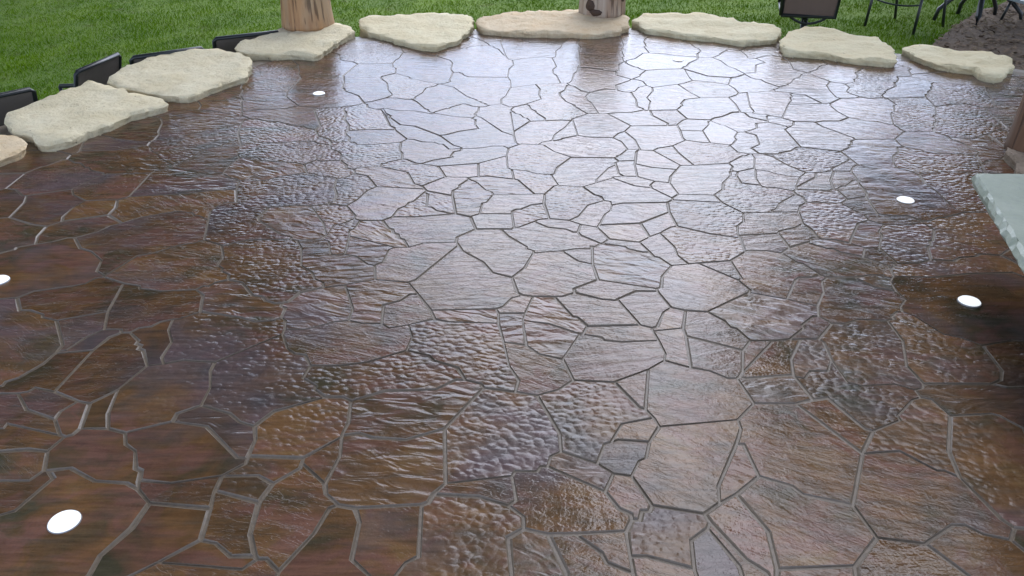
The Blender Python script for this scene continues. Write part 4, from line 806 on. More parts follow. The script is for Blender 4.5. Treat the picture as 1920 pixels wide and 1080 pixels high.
s -50,-18 -50,-9 -48,-3 -36,15 -41,30 -47,33 -48,35 -56,38 -67,31 -69,25 -71,0 -74,-7 -75,-16;s -204,329 -186,336 -186,344 -189,353 -204,352 -206,345 -206,334;
s 269,29 282,42 284,42 285,45 294,50 293,66 271,65 264,62 260,56 258,56 252,49 246,46 252,34 265,29;d 141,39 172,39 168,73 159,71 142,72 135,63 130,53 131,49;
m -339,3 -305,5 -305,9 -302,14 -297,32 -305,44 -315,42 -330,42 -339,35 -340,4;
d -263,172 -243,173 -236,176 -239,182 -241,183 -243,189 -243,200 -247,215 -251,214 -262,205 -273,184 -271,178 -268,177;
r -113,-23 -110,-21 -108,-17 -106,-8 -103,-3 -102,5 -103,8 -118,9 -126,13 -129,13 -138,8 -138,4 -141,-1 -143,-11 -133,-16 -129,-21;
s -261,110 -238,112 -240,135 -272,136 -274,138 -279,133 -276,127 -273,125 -273,123 -267,118 -264,112;
d 316,361 327,372 332,374 333,377 332,380 329,382 328,386 325,388 325,390 314,402 314,404 312,405 307,414 291,410 291,395 288,389 286,378 292,373 292,371;
m -252,246 -250,250 -249,262 -253,266 -257,274 -262,274 -264,276 -271,278 -273,274 -276,272 -276,270 -279,268 -285,252 -279,248;s 162,-40 202,-40 201,-24 183,-27 171,-26 166,-37;
r 249,400 255,405 263,407 268,412 276,415 275,423 276,447 274,447 269,442 263,439 252,443 251,438 253,436 255,428 256,417 252,412;
s 194,122 196,126 200,129 205,142 207,154 187,167 186,167 183,159 176,153 176,151 161,141 162,136 174,134 181,130 183,127 185,127 186,125;
r 317,-40 330,-40 331,8 325,10 323,-1 318,-11 310,-17;r 230,165 232,167 239,169 257,167 260,170 261,174 269,181 260,196 241,194 217,197 213,190 219,178;
d -214,41 -202,42 -190,48 -189,51 -202,76 -211,73 -214,70 -217,63;s 338,289 339,333 321,342 320,327 310,308 311,306 322,300 323,298 329,296 335,290;
d -209,194 -206,194 -203,197 -201,197 -185,215 -181,217 -187,231 -189,232 -198,250 -198,257 -195,260 -198,260 -202,248 -205,242 -210,237 -213,229 -218,223 -220,223 -224,219 -215,201;
d 282,-27 290,-22 293,-22 303,-16 308,-15 305,-5 299,7 292,13 276,7 272,0 271,-11 273,-12 279,-24;
r -214,70 -211,73 -202,76 -198,83 -195,85 -191,95 -194,101 -198,104 -198,106 -209,114 -226,107 -225,94 -228,86 -220,80 -220,78 -217,76;
s -149,387 -149,399 -147,409 -150,415 -152,429 -156,439 -163,430 -163,428 -170,423 -177,398 -177,396 -170,392 -161,391;
s -310,-40 -278,-40 -279,-39 -278,-29 -282,-25 -291,-22 -300,-32 -302,-32;
s -176,327 -170,333 -156,340 -148,338 -146,335 -144,335 -138,330 -140,339 -139,345 -136,349 -131,350 -136,366 -147,365 -159,361 -185,357 -189,353 -186,344 -186,336;
d 219,225 256,240 261,249 260,252 255,256 255,258 251,262 235,269 229,262 229,260 216,248 217,230;
s -5,631 -9,671 -8,701 -9,708 -18,704 -37,703 -37,698 -28,687 -27,683 -25,682 -19,668 -19,664 -15,660 -15,657 -11,652 -7,634;
d -251,214 -247,215 -244,218 -252,246 -279,248 -277,238 -278,219 -266,217 -259,214;
s -314,362 -314,364 -304,374 -297,377 -289,378 -282,388 -283,405 -282,414 -291,408 -303,405 -323,369;s 288,609 294,614 302,617 296,622 292,623 291,625 281,628;
r -201,-40 -153,-40 -161,-24 -199,-31;s 244,19 247,25 249,26 252,34 246,46 240,47 232,51 221,52 213,40 211,32 214,27 226,25;
s 226,639 230,645 234,646 228,653 228,655 224,658 224,660 221,662 221,664 218,666 218,668 212,674 209,672 212,665 213,654 215,649;r 52,-40 92,-40 90,-35 90,-23 69,-24 53,-27;
r 299,7 305,11 310,12 324,11 325,18 330,30 320,40 312,40 300,43 294,29 292,13;
s -234,25 -223,26 -219,30 -214,41 -217,63 -224,63 -235,59 -242,59 -249,56 -252,53 -252,51 -241,41 -235,30;s -278,-40 -246,-40 -248,-26 -259,-24 -271,-26 -278,-29 -279,-39;
s 314,420 332,422 327,446 327,467 314,468 302,472 296,472 293,458 287,455 286,453 289,453 297,448 300,448 306,443 310,431 312,429;
s -208,324 -204,329 -206,334 -206,345 -204,352 -213,359 -217,366 -235,358 -232,350 -230,333 -216,326;
s -204,306 -198,308 -193,312 -190,312 -183,318 -180,324 -176,327 -186,336 -204,329 -208,324 -207,314"""

def inset_poly(P, d, vary=0):
    n = len(P); out = []
    for i in range(n):
        a, b, c = Vector(P[i - 1]), Vector(P[i]), Vector(P[(i + 1) % n])
        e1 = (b - a).normalized(); e2 = (c - b).normalized()
        n1 = Vector((-e1.y, e1.x)); n2 = Vector((-e2.y, e2.x))
        m = n1 + n2
        l = m.length
        m = n1 if l < 0.2 else m / l
        dd = d if not vary else d * (1.0 + 0.75 * noise.noise(Vector((b.x * 9, b.y * 9, vary))))
        s = dd / max(0.45, m.dot(n1))
        out.append(b + m * s)
    return out

def stones():
    rng = random.Random(5)
    items = []
    for rec in STONES.replace('\n', '').split(';'):
        f = rec.strip().split(' ')
        pts = [tuple(int(q) / 100.0 for q in t.split(',')) for t in f[1:]]
        cx = sum(p[0] for p in pts) / len(pts); cy = sum(p[1] for p in pts) / len(pts)
        ar = abs(sum(p[0] * q[1] - p[1] * q[0] for p, q in zip(pts, pts[1:] + pts[:1]))) / 2
        dist = math.sqrt(cx * cx + cy * cy + 2.4)
        dep = math.atan2(1.55, math.hypot(cx, cy))
        vis = ar * math.sin(dep) / dist ** 2
        if cy < 1.1 or abs(cx) > 0.75 * cy + 0.35: vis *= 0.01
        items.append((vis, f[0], pts, cx, cy))
    items.sort(key=lambda t: -t[0])
    rest = {k: ([], []) for k in 'sdrm'}
    rest_mi = {k: [] for k in 'sdrm'}
    for i, (vis, ty, pts, cx, cy) in enumerate(items):
        if i < 300:
            lo = inset_poly(pts, 0.0028); hi = inset_poly(pts, 0.0060 + rng.uniform(-.0012, .0022), 1.7 + i)
        else:
            lo = inset_poly(pts, 0.0028); hi = inset_poly(pts, 0.0065)
        n = len(pts)
        dz = rng.uniform(-0.0012, 0.0015)
        tx, ty_ = rng.uniform(-.002, .002), rng.uniform(-.002, .002)
        v = [(p.x, p.y, -0.0058) for p in lo] + [(p.x, p.y, dz + (p.x - cx) * tx + (p.y - cy) * ty_) for p in hi]
        f = [(a, (a + 1) % n, n + (a + 1) % n, n + a) for a in range(n)] + [tuple(range(n, 2 * n))]
        if i < 300:
            ctr = Vector((cx, cy, 0))
            v = [tuple(Vector(q) - ctr) for q in v]
            o = from_data('paving_stone', v, f, M['stone_' + ty], patio_o)
            o.data.materials.append(M['joint'])
            o.data.polygons.foreach_set('material_index', [1] * n + [0])
            o.location = ctr
        else:
            V, Fc = rest[ty]
            b = len(V)
            V += v; Fc += [tuple(b + q for q in ff) for ff in f]; rest_mi[ty] += [1] * n + [0]
    for ty, (V, Fc) in rest.items():
        if V:
            o = from_data('outer_paving_stones', V, Fc, M['stone_' + ty], patio_o)
            o.data.materials.append(M['joint'])
            o.data.polygons.foreach_set('material_index', rest_mi[ty])
            tag(o, kind='stuff')
stones()

# ------------------------------------------------------------------ limestone slabs along the edge
def slab(pts, label, mat, seed, top=0.045, bottom=-0.95, slope=0.0, lump=0.016):
    rng = random.Random(seed)
    # densify and roughen the outline
    P = []
    n = len(pts)
    for i in range(n):
        a, b = Vector(pts[i]), Vector(pts[(i + 1) % n])
        m = max(1, int((b - a).length / 0.035))
        for k in range(m): P.append(a.lerp(b, k / m))
    for _ in range(2):
        P = [(P[i - 1] + P[i] * 2 + P[(i + 1) % len(P)]) / 4 for i in range(len(P))]
    c = sum(P, Vector((0, 0))) / len(P)
    sv = Vector((seed * 3.7, seed * 1.3, 0))
    Q = []
    for p in P:
        d = (p - c).normalized()
        q = p + d * (0.030 * noise.noise(Vector((p.x * 9, p.y * 9, seed))) + 0.016 * noise.noise(Vector((p.x * 30, p.y * 30, seed))))
        Q.append(q)
    if sum(a.x * b.y - a.y * b.x for a, b in zip(Q, Q[1:] + Q[:1])) < 0: Q.reverse()
    n = len(Q)
    inn = inset_poly([tuple(q) for q in Q], 0.007)
    lox, hix = min(q.x for q in Q), max(q.x for q in Q)
    loy, hiy = min(q.y for q in Q), max(q.y for q in Q)
    def inside(p, poly):
        r = False
        for i in range(len(poly)):
            a, b = poly[i - 1], poly[i]
            if (a[1] > p[1]) != (b[1] > p[1]) and p[0] < a[0] + (p[1] - a[1]) * (b[0] - a[0]) / (b[1] - a[1]): r = not r
        return r
    pts2 = [Vector(q) for q in inn]
    inn2 = inset_poly([tuple(q) for q in Q], 0.05)
    y = loy
    grid = []
    while y < hiy:
        x = lox
        while x < hix:
            q = (x + rng.uniform(-.012, .012), y + rng.uniform(-.012, .012))
            if inside(q, inn2): grid.append(Vector(q))
            x += 0.05
        y += 0.05
    vs, es, fs = delaunay_2d_cdt(pts2 + grid, [(i, (i + 1) % n) for i in range(n)], [], 1, 1e-5)[:3]
    def zz(p, base):
        return base + lump * noise.noise(Vector((p[0] * 5, p[1] * 5, seed))) + lump * 0.7 * noise.noise(Vector((p[0] * 14, p[1] * 14, seed + 5))) + (0.010 if noise.noise(Vector((p[0] * 3.1, p[1] * 4.3, seed + 9))) > 0.12 else 0.0)
    V = [(p[0], p[1], zz(p, top)) for p in vs]
    F = [tuple(f) for f in fs]
    b0 = len(V)
    levels = [(0.0, top - 0.007), (0.010, top - 0.032), (0.0, top - 0.10), (0.05, bottom)]
    for li, (off, z) in enumerate(levels):
        for i, q in enumerate(Q):
            d = (q - c).normalized()
            w = 0.012 * noise.noise(Vector((q.x * 13, q.y * 13, li * 3.3 + seed)))
            V.append((q.x - d.x * (off + w), q.y - d.y * (off + w), z + (0.008 * noise.noise(Vector((q.x * 20, q.y * 20, seed + li))) if li < 3 else 0)))
    # top rim -> first ring (rim vertices keep their order at the start of vs)
    for i in range(n):
        j = (i + 1) % n
        F.append((i, b0 + i, b0 + j, j))
    for li in range(len(levels) - 1):
        a0 = b0 + li * n; a1 = a0 + n
        for i in range(n):
            j = (i + 1) % n
            F.append((a0 + i, a1 + i, a1 + j, a0 + j))
    bm = bmesh.new()
    bv = [bm.verts.new(v) for v in V]
    for f in F:
        try: bm.faces.new([bv[i] for i in f])
        except ValueError: pass
    o = from_bm('edging_stone', bm, mat)
    for p_ in o.data.polygons: p_.use_smooth = p_.normal.z > 0.75
    return tag(o, label, 'stone slab', 'limestone slabs edging the patio')

SLABS = {
    'S1': [(-3.11, 3.90), (-3.25, 4.21), (-3.07, 4.35), (-2.89, 4.35), (-2.79, 4.31), (-2.63, 4.18), (-2.62, 4.12), (-2.67, 3.96), (-2.73, 3.68), (-2.85, 3.58)],
    'S2': [(-3.04, 4.65), (-3.07, 4.75), (-3.00, 4.91), (-2.94, 5.21), (-2.87, 5.40), (-2.72, 5.33), (-2.52, 5.17), (-2.25, 5.05), (-2.14, 4.91), (-2.28, 4.70), (-2.37, 4.48), (-2.45, 4.26), (-2.51, 4.14), (-2.63, 4.21), (-2.69, 4.30), (-2.86, 4.40)],
    'S3': [(-2.74, 5.37), (-2.80, 5.56), (-2.79, 5.85), (-2.67, 6.13), (-2.54, 6.30), (-2.30, 6.27), (-2.08, 6.20), (-1.96, 6.07), (-1.86, 5.75), (-1.85, 5.53), (-1.97, 5.33), (-2.08, 5.05), (-2.28, 5.12), (-2.45, 5.21), (-2.57, 5.25)],
    'S4': [(-2.17, 6.34), (-2.19, 6.57), (-2.05, 6.86), (-1.95, 7.11), (-1.68, 7.24), (-1.49, 7.22), (-1.36, 7.06), (-1.34, 6.90), (-1.39, 6.66), (-1.43, 6.44), (-1.47, 6.13), (-1.63, 6.18), (-1.87, 6.17), (-2.04, 6.22)],
    'S5': [(-1.39, 7.46), (-1.34, 7.58), (-0.98, 7.65), (-0.64, 7.70), (-0.39, 7.63), (-0.34, 7.39), (-0.36, 6.96), (-0.43, 6.66), (-0.61, 6.39), (-0.81, 6.52), (-1.11, 6.82), (-1.32, 7.11)],
    'S6': [(-0.33, 7.28), (-0.27, 7.56), (0.00, 7.75), (0.40, 7.83), (0.66, 7.90), (1.02, 7.75), (1.05, 7.51), (1.01, 7.11), (0.90, 6.96), (0.71, 6.86), (0.40, 6.90), (0.00, 6.92), (-0.25, 7.02)],
    'S7': [(1.06, 7.39), (1.24, 7.70), (1.68, 7.70), (1.94, 7.56), (2.12, 7.28), (2.31, 7.24), (2.31, 7.02), (2.18, 6.70), (1.89, 6.57), (1.67, 6.74), (1.34, 6.90), (1.14, 7.06)],
    'S8': [(2.19, 6.66), (2.35, 6.96), (2.48, 7.09), (2.65, 7.06), (2.78, 6.92), (3.01, 6.70), (2.99, 6.39), (2.89, 6.05), (2.82, 5.93), (2.62, 6.01), (2.39, 6.17), (2.10, 6.27)],
    'S9': [(3.03, 6.34), (3.19, 6.50), (3.36, 6.41), (3.46, 6.27), (3.69, 6.23), (3.76, 6.05), (3.67, 5.90), (3.48, 5.60), (3.35, 5.51), (3.28, 5.60), (3.32, 5.75), (3.19, 5.79), (3.06, 5.94), (3.06, 6.17)],
}
slab_info = {
    'S1': ('small tan limestone slab at the end of the curved edging', 'lime_peach', 1),
    'S2': ('large greyish limestone slab with a pointed end beside a tan slab', 'lime_grey', 2),
    'S3': ('broad rounded oval limestone slab with black chair backs behind it', 'lime_grey', 3),
    'S4': ('limestone slab carrying the reddish peeled log', 'lime_grey', 4),
    'S5': ('wedge shaped pale limestone slab between the two slabs that carry logs', 'lime', 5),
    'S6': ('long peach limestone slab carrying the knotty weathered log', 'lime_peach', 6),
    'S7': ('long smooth cream limestone slab next to the peach slab', 'lime', 7),
    'S8': ('cream limestone slab in front of the swivel chair pedestal', 'lime', 8),
    'S9': ('notched cream limestone slab in front of bare soil', 'lime', 9),
}
for k, (lb, mt, sd_) in slab_info.items():
    slab(SLABS[k], lb, M[mt], sd_)
slab([(2.50, 3.66), (2.62, 3.58), (2.95, 3.56), (3.4, 3.7), (3.62, 4.1), (3.55, 4.5), (3.2, 4.6), (2.90, 4.45), (2.66, 4.1)], 'tan limestone slab, shade put into its colour, under the log beside the bluestone bench', M['lime_tan_shaded'], 11, top=0.05, bottom=-0.3)

# ------------------------------------------------------------------ logs
def log_post(x, y, z, r, h, label, mat, seed, flare=0.12, knots=()):
    root = empty('log_post', (x, y, z))
    tag(root, label, 'log', 'peeled logs standing on the edging slabs')
    bm = bmesh.new()
    seg, rows = 44, 16
    rings = []
    for j in range(rows + 1):
        t = j / rows
        rad = r * (1 + flare * (1 - t) ** 3)
        if j == 0: rad *= 0.985
        ring = []
        for i in range(seg):
            a = 2 * math.pi * i / seg
            w = 1 + 0.030 * noise.noise(Vector((math.cos(a) * 1.7, math.sin(a) * 1.7, t * 0.8 + seed))) + 0.012 * noise.noise(Vector((math.cos(a) * 6, math.sin(a) * 6, t * 1.5 + seed)))
            ring.append(bm.verts.new((math.cos(a) * rad * w, math.sin(a) * rad * w, t * h - 0.02)))
        rings.append(ring)
    for j in range(rows):
        for i in range(seg):
            bm.faces.new((rings[j][i], rings[j][(i + 1) % seg], rings[j + 1][(i + 1) % seg], rings[j + 1][i]))
    bm.faces.new(rings[0][::-1])
    trunk = from_bm('trunk', bm, mat, root, smooth=True)
    bm = bmesh.new()
    c1 = [bm.verts.new((math.cos(2 * math.pi * i / seg) * r * 1.005, math.sin(2 * math.pi * i / seg) * r * 1.005, h - 0.022)) for i in range(seg)]
    c2 = [bm.verts.new((math.cos(2 * math.pi * i / seg) * r * 0.96, math.sin(2 * math.pi * i / seg) * r * 0.96, h - 0.006)) for i in range(seg)]
    for i in range(seg):
        j = (i + 1) % seg
        bm.faces.new((c1[i], c1[j], c2[j], c2[i]))
    bm.faces.new(c2); bm.faces.new(c1[::-1])
    from_bm('cut_end', bm, M['endgrain'], root)
    for (az, kz, kw, kh) in knots:
        bm = bmesh.new()
        bmesh.ops.create_uvsphere(bm, u_segments=18, v_segments=10, radius=1.0)
        for v in bm.verts:
            w = 1 + 0.30 * noise.noise(v.co * 1.6 + Vector((az, kz * 9, seed)))
            v.co = Vector((v.co.x * kw * w, v.co.y * 0.016, v.co.z * kh * w))
        a = R(az)
        rad = r * (1 + flare * (1 - kz / h) ** 3) * 0.985
        M4 = Matrix.Translation((math.sin(a) * rad, -math.cos(a) * rad, kz)) @ Matrix.Rotation(a, 4, 'Z')
        bmesh.ops.transform(bm, matrix=M4, verts=bm.verts)
        from_bm('knot', bm, M['knot'], trunk, smooth=True)
    return root
log_post(-1.775, 7.19, 0.055, 0.205, 0.56, 'thick peeled reddish brown log standing on its limestone slab', M['log_red'], 1.0, 0.13)
log_post(0.835, 7.74, 0.050, 0.208, 0.58, 'weathered grey brown log with dark knots standing on peach slab', M['log_grey'], 5.0, 0.06,
         knots=((-36, 0.09, 0.045, 0.05), (-44, 0.20, 0.038, 0.045), (56, 0.17, 0.034, 0.06), (-20, 0.035, 0.055, 0.028)))
log_post(2.90, 4.10, 0.045, 0.205, 0.58, 'reddish brown log with painted-in shade standing beside the bluestone bench', M['log_shaded'], 9.0, 0.08)

# ------------------------------------------------------------------ bluestone bench
def bench():
    root = empty('bluestone_bench', (1.95, 2.2, 0))
    tag(root, 'pale bluestone bench slab with rough chipped edge on a stone base painted dark as shadow', 'bench')
    bm = bmesh.new()
    loop = [(1.775, 2.875), (1.60, 2.24), (1.37, 1.40), (2.12, 1.30), (2.62, 2.86)]
    P = []
    for i in range(len(loop)):
        a, b = Vector(loop[i]), Vector(loop[(i + 1) % len(loop)])
        m = int((b - a).length / 0.03)
        P += [a.lerp(b, k / m) for k in range(m)]
    c = sum(P, Vector((0, 0))) / len(P)
    rings = []
    for li, (off, z) in enumerate(((0.010, 0.40), (0.0, 0.392), (-0.010, 0.372), (0.010, 0.346))):
        ring = []
        for p in P:
            d = (p - c).normalized()
            w = (0.014 if li in (1, 2) else 0.007) * noise.noise(Vector((p.x * 22, p.y * 22, li * 4.0)))
            ring.append(bm.verts.new((p.x - c.x - d.x * (off + w) + c.x - 1.95, p.y - d.y * (off + w) - 2.2, z + (0.007 * noise.noise(Vector((p.x * 30, p.y * 30, li))) if li == 2 else 0))))
        rings.append(ring)
    n = len(P)
    for a, b in zip(rings, rings[1:]):
        for i in range(n): bm.faces.new((a[i], a[(i + 1) % n], b[(i + 1) % n], b[i]))
    bm.faces.new(rings[0]); bm.faces.new(rings[-1][::-1])
    from_bm('seat_slab', bm, M['bluestone'], root)
    # rough stone base, blocks in two courses set back under the slab
    rng = random.Random(3)
    base = [Vector(p) for p in ((2.02, 2.70), (1.66, 1.50), (2.04, 1.44), (2.46, 2.70))]
    for course, (z0, z1) in enumerate(((0.0, 0.165), (0.17, 0.345))):
        for e in range(4):
            a, b = base[e], base[(e + 1) % 4]
            L = (b - a).length
            t = -0.10 if course else 0.0
            d = (b - a).normalized(); nn = Vector((d.y, -d.x))
            if (a + b) .dot(nn) / 2 < Vector((1.97, 2.1)).dot(nn): nn = -nn
            while t < L - 0.02:
                w = rng.uniform(0.22, 0.38)
                t0, t1 = max(0.0, t), min(L, t + w)
                t += w
                if t1 - t0 < 0.05: continue
                bm = bmesh.new()
                box(bm, (t0 + 0.004, -0.09, z0), (t1 - 0.004, 0.0 + rng.uniform(-0.012, 0.012), z1), 0.014)
                M4 = Matrix(((d.x, nn.x, 0, a.x - 1.95), (d.y, nn.y, 0, a.y - 2.2), (0, 0, 1, 0), (0, 0, 0, 1)))
                bmesh.ops.transform(bm, matrix=M4, verts=bm.verts)
                from_bm('base_block', bm, M['base_shaded'], root)
bench()

# ------------------------------------------------------------------ lit ground lights
def ground_light(x, y, label):
    root = empty('ground_light', (x, y, 0.0))
    tag(root, label, 'ground light', 'round white lights set flush in the patio')
    def disc(r0, z0, r1, z1, name, mat):
        bm = bmesh.new(); s = 36
        a = [bm.verts.new((math.cos(2 * math.pi * i / s) * r0, math.sin(2 * math.pi * i / s) * r0, z0)) for i in range(s)]
        b = [bm.verts.new((math.cos(2 * math.pi * i / s) * r1, math.sin(2 * math.pi * i / s) * r1, z1)) for i in range(s)]
        for i in range(s): bm.faces.new((a[i], a[(i + 1) % s], b[(i + 1) % s], b[i]))
        bm.faces.new(b); bm.faces.new(a[::-1])
        from_bm(name, bm, mat, root)
    disc(0.043, -0.008, 0.0405, 0.0035, 'bezel', M['bezel'])
    disc(0.039, 0.0036, 0.036, 0.0075, 'lens', M['lens'])
ground_light(-1.29, 5.28, 'round white ground light in front of the reddish log')
ground_light(1.27, 6.17, 'round white ground light in the bright stones in front of the long cream slab')
ground_light(1.88, 3.52, 'round white ground light in a smooth grey stone just past the bluestone bench corner')
ground_light(1.72, 2.58, 'round white ground light in a dark smooth stone close beside the bluestone bench base')
ground_light(-1.15, 1.48, 'round white ground light in a large smooth red brown stone with pale joints')
ground_light(-2.02, 2.74, 'round white ground light in a rust brown stone near the end of the edging')

# ------------------------------------------------------------------ chairs and tables on the lawn
def panel(bm, a, b, c, d, th=0.006, bulge=0.0, n=6):
    """thin cloth panel with thickness spanning four corners a b (bottom) c d (top)"""
    a, b, c, d = map(Vector, (a, b, c, d))
    nr = (b - a).cross(d - a).normalized()
    g = []
    for s in (0, 1):
        rows = []
        for j in range(n + 1):
            row = []
            for i in range(n + 1):
                u, v = i / n, j / n
                p = a.lerp(b, u).lerp(d.lerp(c, u), v)
                p = p + nr * (bulge * 16 * u * (1 - u) * v * (1 - v) + (s - 0.5) * th)
                row.append(bm.verts.new(p))
            rows.append(row)
        g.append(rows)
    for s in (0, 1):
        for j in range(n):
            for i in range(n):
                q = (g[s][j][i], g[s][j][i + 1], g[s][j + 1][i + 1], g[s][j + 1][i])
                bm.faces.new(q if s else q[::-1])
    for j in range(n):
        for i in (0, n):
            bm.faces.new((g[0][j][i], g[0][j + 1][i], g[1][j + 1][i], g[1][j][i]))
            bm.faces.new((g[0][i][j], g[0][i][j + 1], g[1][i][j + 1], g[1][i][j]))

def part_tubes(name, root, paths, r, mat):
    bm = bmesh.new()
    for p in paths: tube(bm, p, r)
    return from_bm(name, bm, mat, root, smooth=True)

def sling_chair(x, y, rz, label, top=0.86, legs=True, sling='sling', z=None):
    """four-legged sling chair; +y is the way it faces"""
    root = empty('sling_chair', (x, y, ground_z(x, y) if z is None else z), rz)
    tag(root, label, 'chair', 'sling chairs on the lawn')
    w, d, sh = 0.27, 0.24, 0.42
    fr = M['frame']
    # back frame: two uprights and a top rail
    part_tubes('back_frame', root, [[(-w, -d, sh - .03), (-w, -d - .06, sh + .2), (-w, -d - .10, top - .02), (-w + .02, -d - .105, top), (w - .02, -d - .105, top), (w, -d - .10, top - .02), (w, -d - .06, sh + .2), (w, -d, sh - .03)]], 0.016, fr)
    bm = bmesh.new(); panel(bm, (-w + .012, -d - .006, sh), (w - .012, -d - .006, sh), (w - .012, -d - .105, top - .01), (-w + .012, -d - .105, top - .01), bulge=-.015)
    bk = from_bm('back_sling', bm, M[sling], root, smooth=False)
    bm = bmesh.new(); panel(bm, (-w + .012, -d, sh + .005), (w - .012, -d, sh + .005), (w - .012, d, sh + .02), (-w + .012, d, sh + .02), bulge=-.02)
    from_bm('seat_sling', bm, M[sling], root)
    part_tubes('seat_frame', root, [[(-w, -d, sh), (-w, d, sh + .01), (-w + .03, d + .025, sh + .01), (w - .03, d + .025, sh + .01), (w, d, sh + .01), (w, -d, sh)]], 0.014, fr)
    for s in (-1, 1):
        part_tubes('leg', root, [[(s * w, d, sh + .09), (s * (w + .005), d + .02, sh * .5), (s * (w + .01), d + .035, 0.0)]], 0.015, fr)
        part_tubes('leg', root, [[(s * w, -d, sh + .02), (s * (w + .005), -d - .03, sh * .5), (s * (w + .01), -d - .09, 0.0)]], 0.015, fr)
        part_tubes('armrest', root, [[(s * w, -d - .03, sh + .09), (s * (w + .02), -.02, sh + .105), (s * w, d, sh + .09)]], 0.017, fr)
    part_tubes('stretcher', root, [arc((-w, d + .02, sh - .12), (w, d + .02, sh - .12), (0, 0, -.035))], 0.009, fr)
    return root
A1 = math.atan2(.27, .23)
def back_chair(px, py, qx, qy, ztop, label):
    """chair standing below the patio with its back rail starting at p and heading to q"""
    dx, dy = qx - px, qy - py
    a = math.atan2(dy, dx)
    ux, uy = math.cos(a), math.sin(a)
    # local x along the rail; back rail sits at local (-w..w, -0.345)
    cx = px + ux * 0.27 - (-uy) * (-0.345)
    cy = py + uy * 0.27 - (ux) * (-0.345)
    z = ground_z(cx, cy)
    return sling_chair(cx, cy, a, label, top=ztop - z, z=z)
back_chair(-3.10, 5.69, -3.02, 6.20, 0.035, 'black mesh sling chair between the oval slab and the greyish pointed slab')
back_chair(-2.84, 6.02, -2.50, 6.26, 0.055, 'black sling chair whose top rail runs behind the oval limestone slab')
back_chair(-2.42, 6.63, -2.05, 6.84, 0.055, 'black sling chair behind the slab that carries the reddish log')
back_chair(-3.50, 4.80, -3.15, 5.21, 0.055, 'black sling chair behind the greyish pointed slab, farther from the logs than its neighbours')

def swivel_chair(x, y, rz):
    z = ground_z(x, y)
    root = empty('swivel_chair', (x, y, z), rz)
    tag(root, 'brown mesh swivel patio chair with black frame on a pedestal', 'chair')
    fr = M['frame']; w = 0.25; sh = 0.40
    bm = bmesh.new(); panel(bm, (-w, -.24, sh), (w, -.24, sh), (w + .02, -.36, .95), (-w - .02, -.36, .95), bulge=-.02)
    from_bm('back_sling', bm, M['sling_brown'], root)
    part_tubes('back_frame', root, [[(-w, -.24, sh - .01), (-w - .02, -.36, .95), (-w + .03, -.37, .98), (w - .03, -.37, .98), (w + .02, -.36, .95), (w, -.24, sh - .01), (-w, -.24, sh - .01)]], 0.020, fr)
    bm = bmesh.new(); panel(bm, (-w, -.22, sh + .01), (w, -.22, sh + .01), (w, .24, sh + .03), (-w, .24, sh + .03), bulge=-.02)
    from_bm('seat_sling', bm, M['glass_top'], root)
    part_tubes('seat_frame', root, [[(-w, -.24, sh), (-w, .25, sh + .02), (w, .25, sh + .02), (w, -.24, sh)]], 0.018, fr)
    for s in (-1, 1):
        part_tubes('armrest', root, [[(s * w, -.27, sh + .2), (s * (w + .04), 0, sh + .23), (s * (w + .02), .22, sh + .2), (s * w, .24, sh + .02)]], 0.018, fr)
    part_tubes('bracket', root, [arc((-w + .07, -.16, sh - .02), (w - .05, -.16, sh - .02), (0, 0, -.075), 10), arc((-w + .07, .14, sh - .02), (w - .05, .14, sh - .02), (0, 0, -.075), 10)], 0.012, fr)
    part_tubes('pedestal', root, [[(0, 0, 0.05), (0, 0, sh - .07)]], 0.032, fr)
    part_tubes('cross_bar', root, [[(0, -.16, sh - .095), (0, .14, sh - .095)]], 0.016, fr)
    for i in range(4):
        a = math.pi / 4 + i * math.pi / 2
        part_tubes('foot', root, [[(0, 0, .09), (math.cos(a) * .15, math.sin(a) * .15, .08), (math.cos(a) * .28, math.sin(a) * .28, 0.0)]], 0.018, fr)
swivel_chair(2.93, 8.28, R(-14))
sling_chair(4.28, 9.03, R(127), 'black sling chair standing on the grass between the swivel chair and a table', sling='sling')

def table():
    x, y = 5.12, 9.15
    z = ground_z(x, y)
    root = empty('patio_table', (x, y, z))
    tag(root, 'round patio table on splayed black curved legs over bare soil', 'table')
    fr = M['frame']
    feet = [(-0.16, -0.34), (-0.40, 0.10), (0.30, 0.16), (0.02, 0.42), (0.42, -0.16)]
    for i, (fx, fy) in enumerate(feet):
        n = Vector((fx, fy, 0)).normalized()
        part_tubes('leg', root, [(0.03 * n.x, 0.03 * n.y, .44), (0.30 * fx, 0.30 * fy, .36), (0.72 * fx, 0.72 * fy, .20), (0.95 * fx, 0.95 * fy, .10), (fx, fy, 0.0)] and [[(0.03 * n.x, 0.03 * n.y, .44), (0.30 * fx, 0.30 * fy, .36), (0.72 * fx, 0.72 * fy, .22), (0.95 * fx, 0.95 * fy, .12), (fx, fy, 0.0)]], 0.022 if i else 0.03, fr)
    part_tubes('pole', root, [[(0, 0, .34), (0, 0, .70)]], 0.03, fr)
    bm = bmesh.new(); s = 48
    rs = [(0.0, .70), (0.50, .70), (0.515, .708), (0.515, .716), (0.50, .722), (0.0, .722)]
    rings = [[bm.verts.new((math.cos(2 * math.pi * i / s) * max(r, .001), math.sin(2 * math.pi * i / s) * max(r, .001), h)) for i in range(s)] for r, h in rs]
    for a, b in zip(rings, rings[1:]):
        for i in range(s): bm.faces.new((a[i], a[(i + 1) % s], b[(i + 1) % s], b[i]))
    from_bm('table_top', bm, M['glass_top'], root, smooth=False)
table()

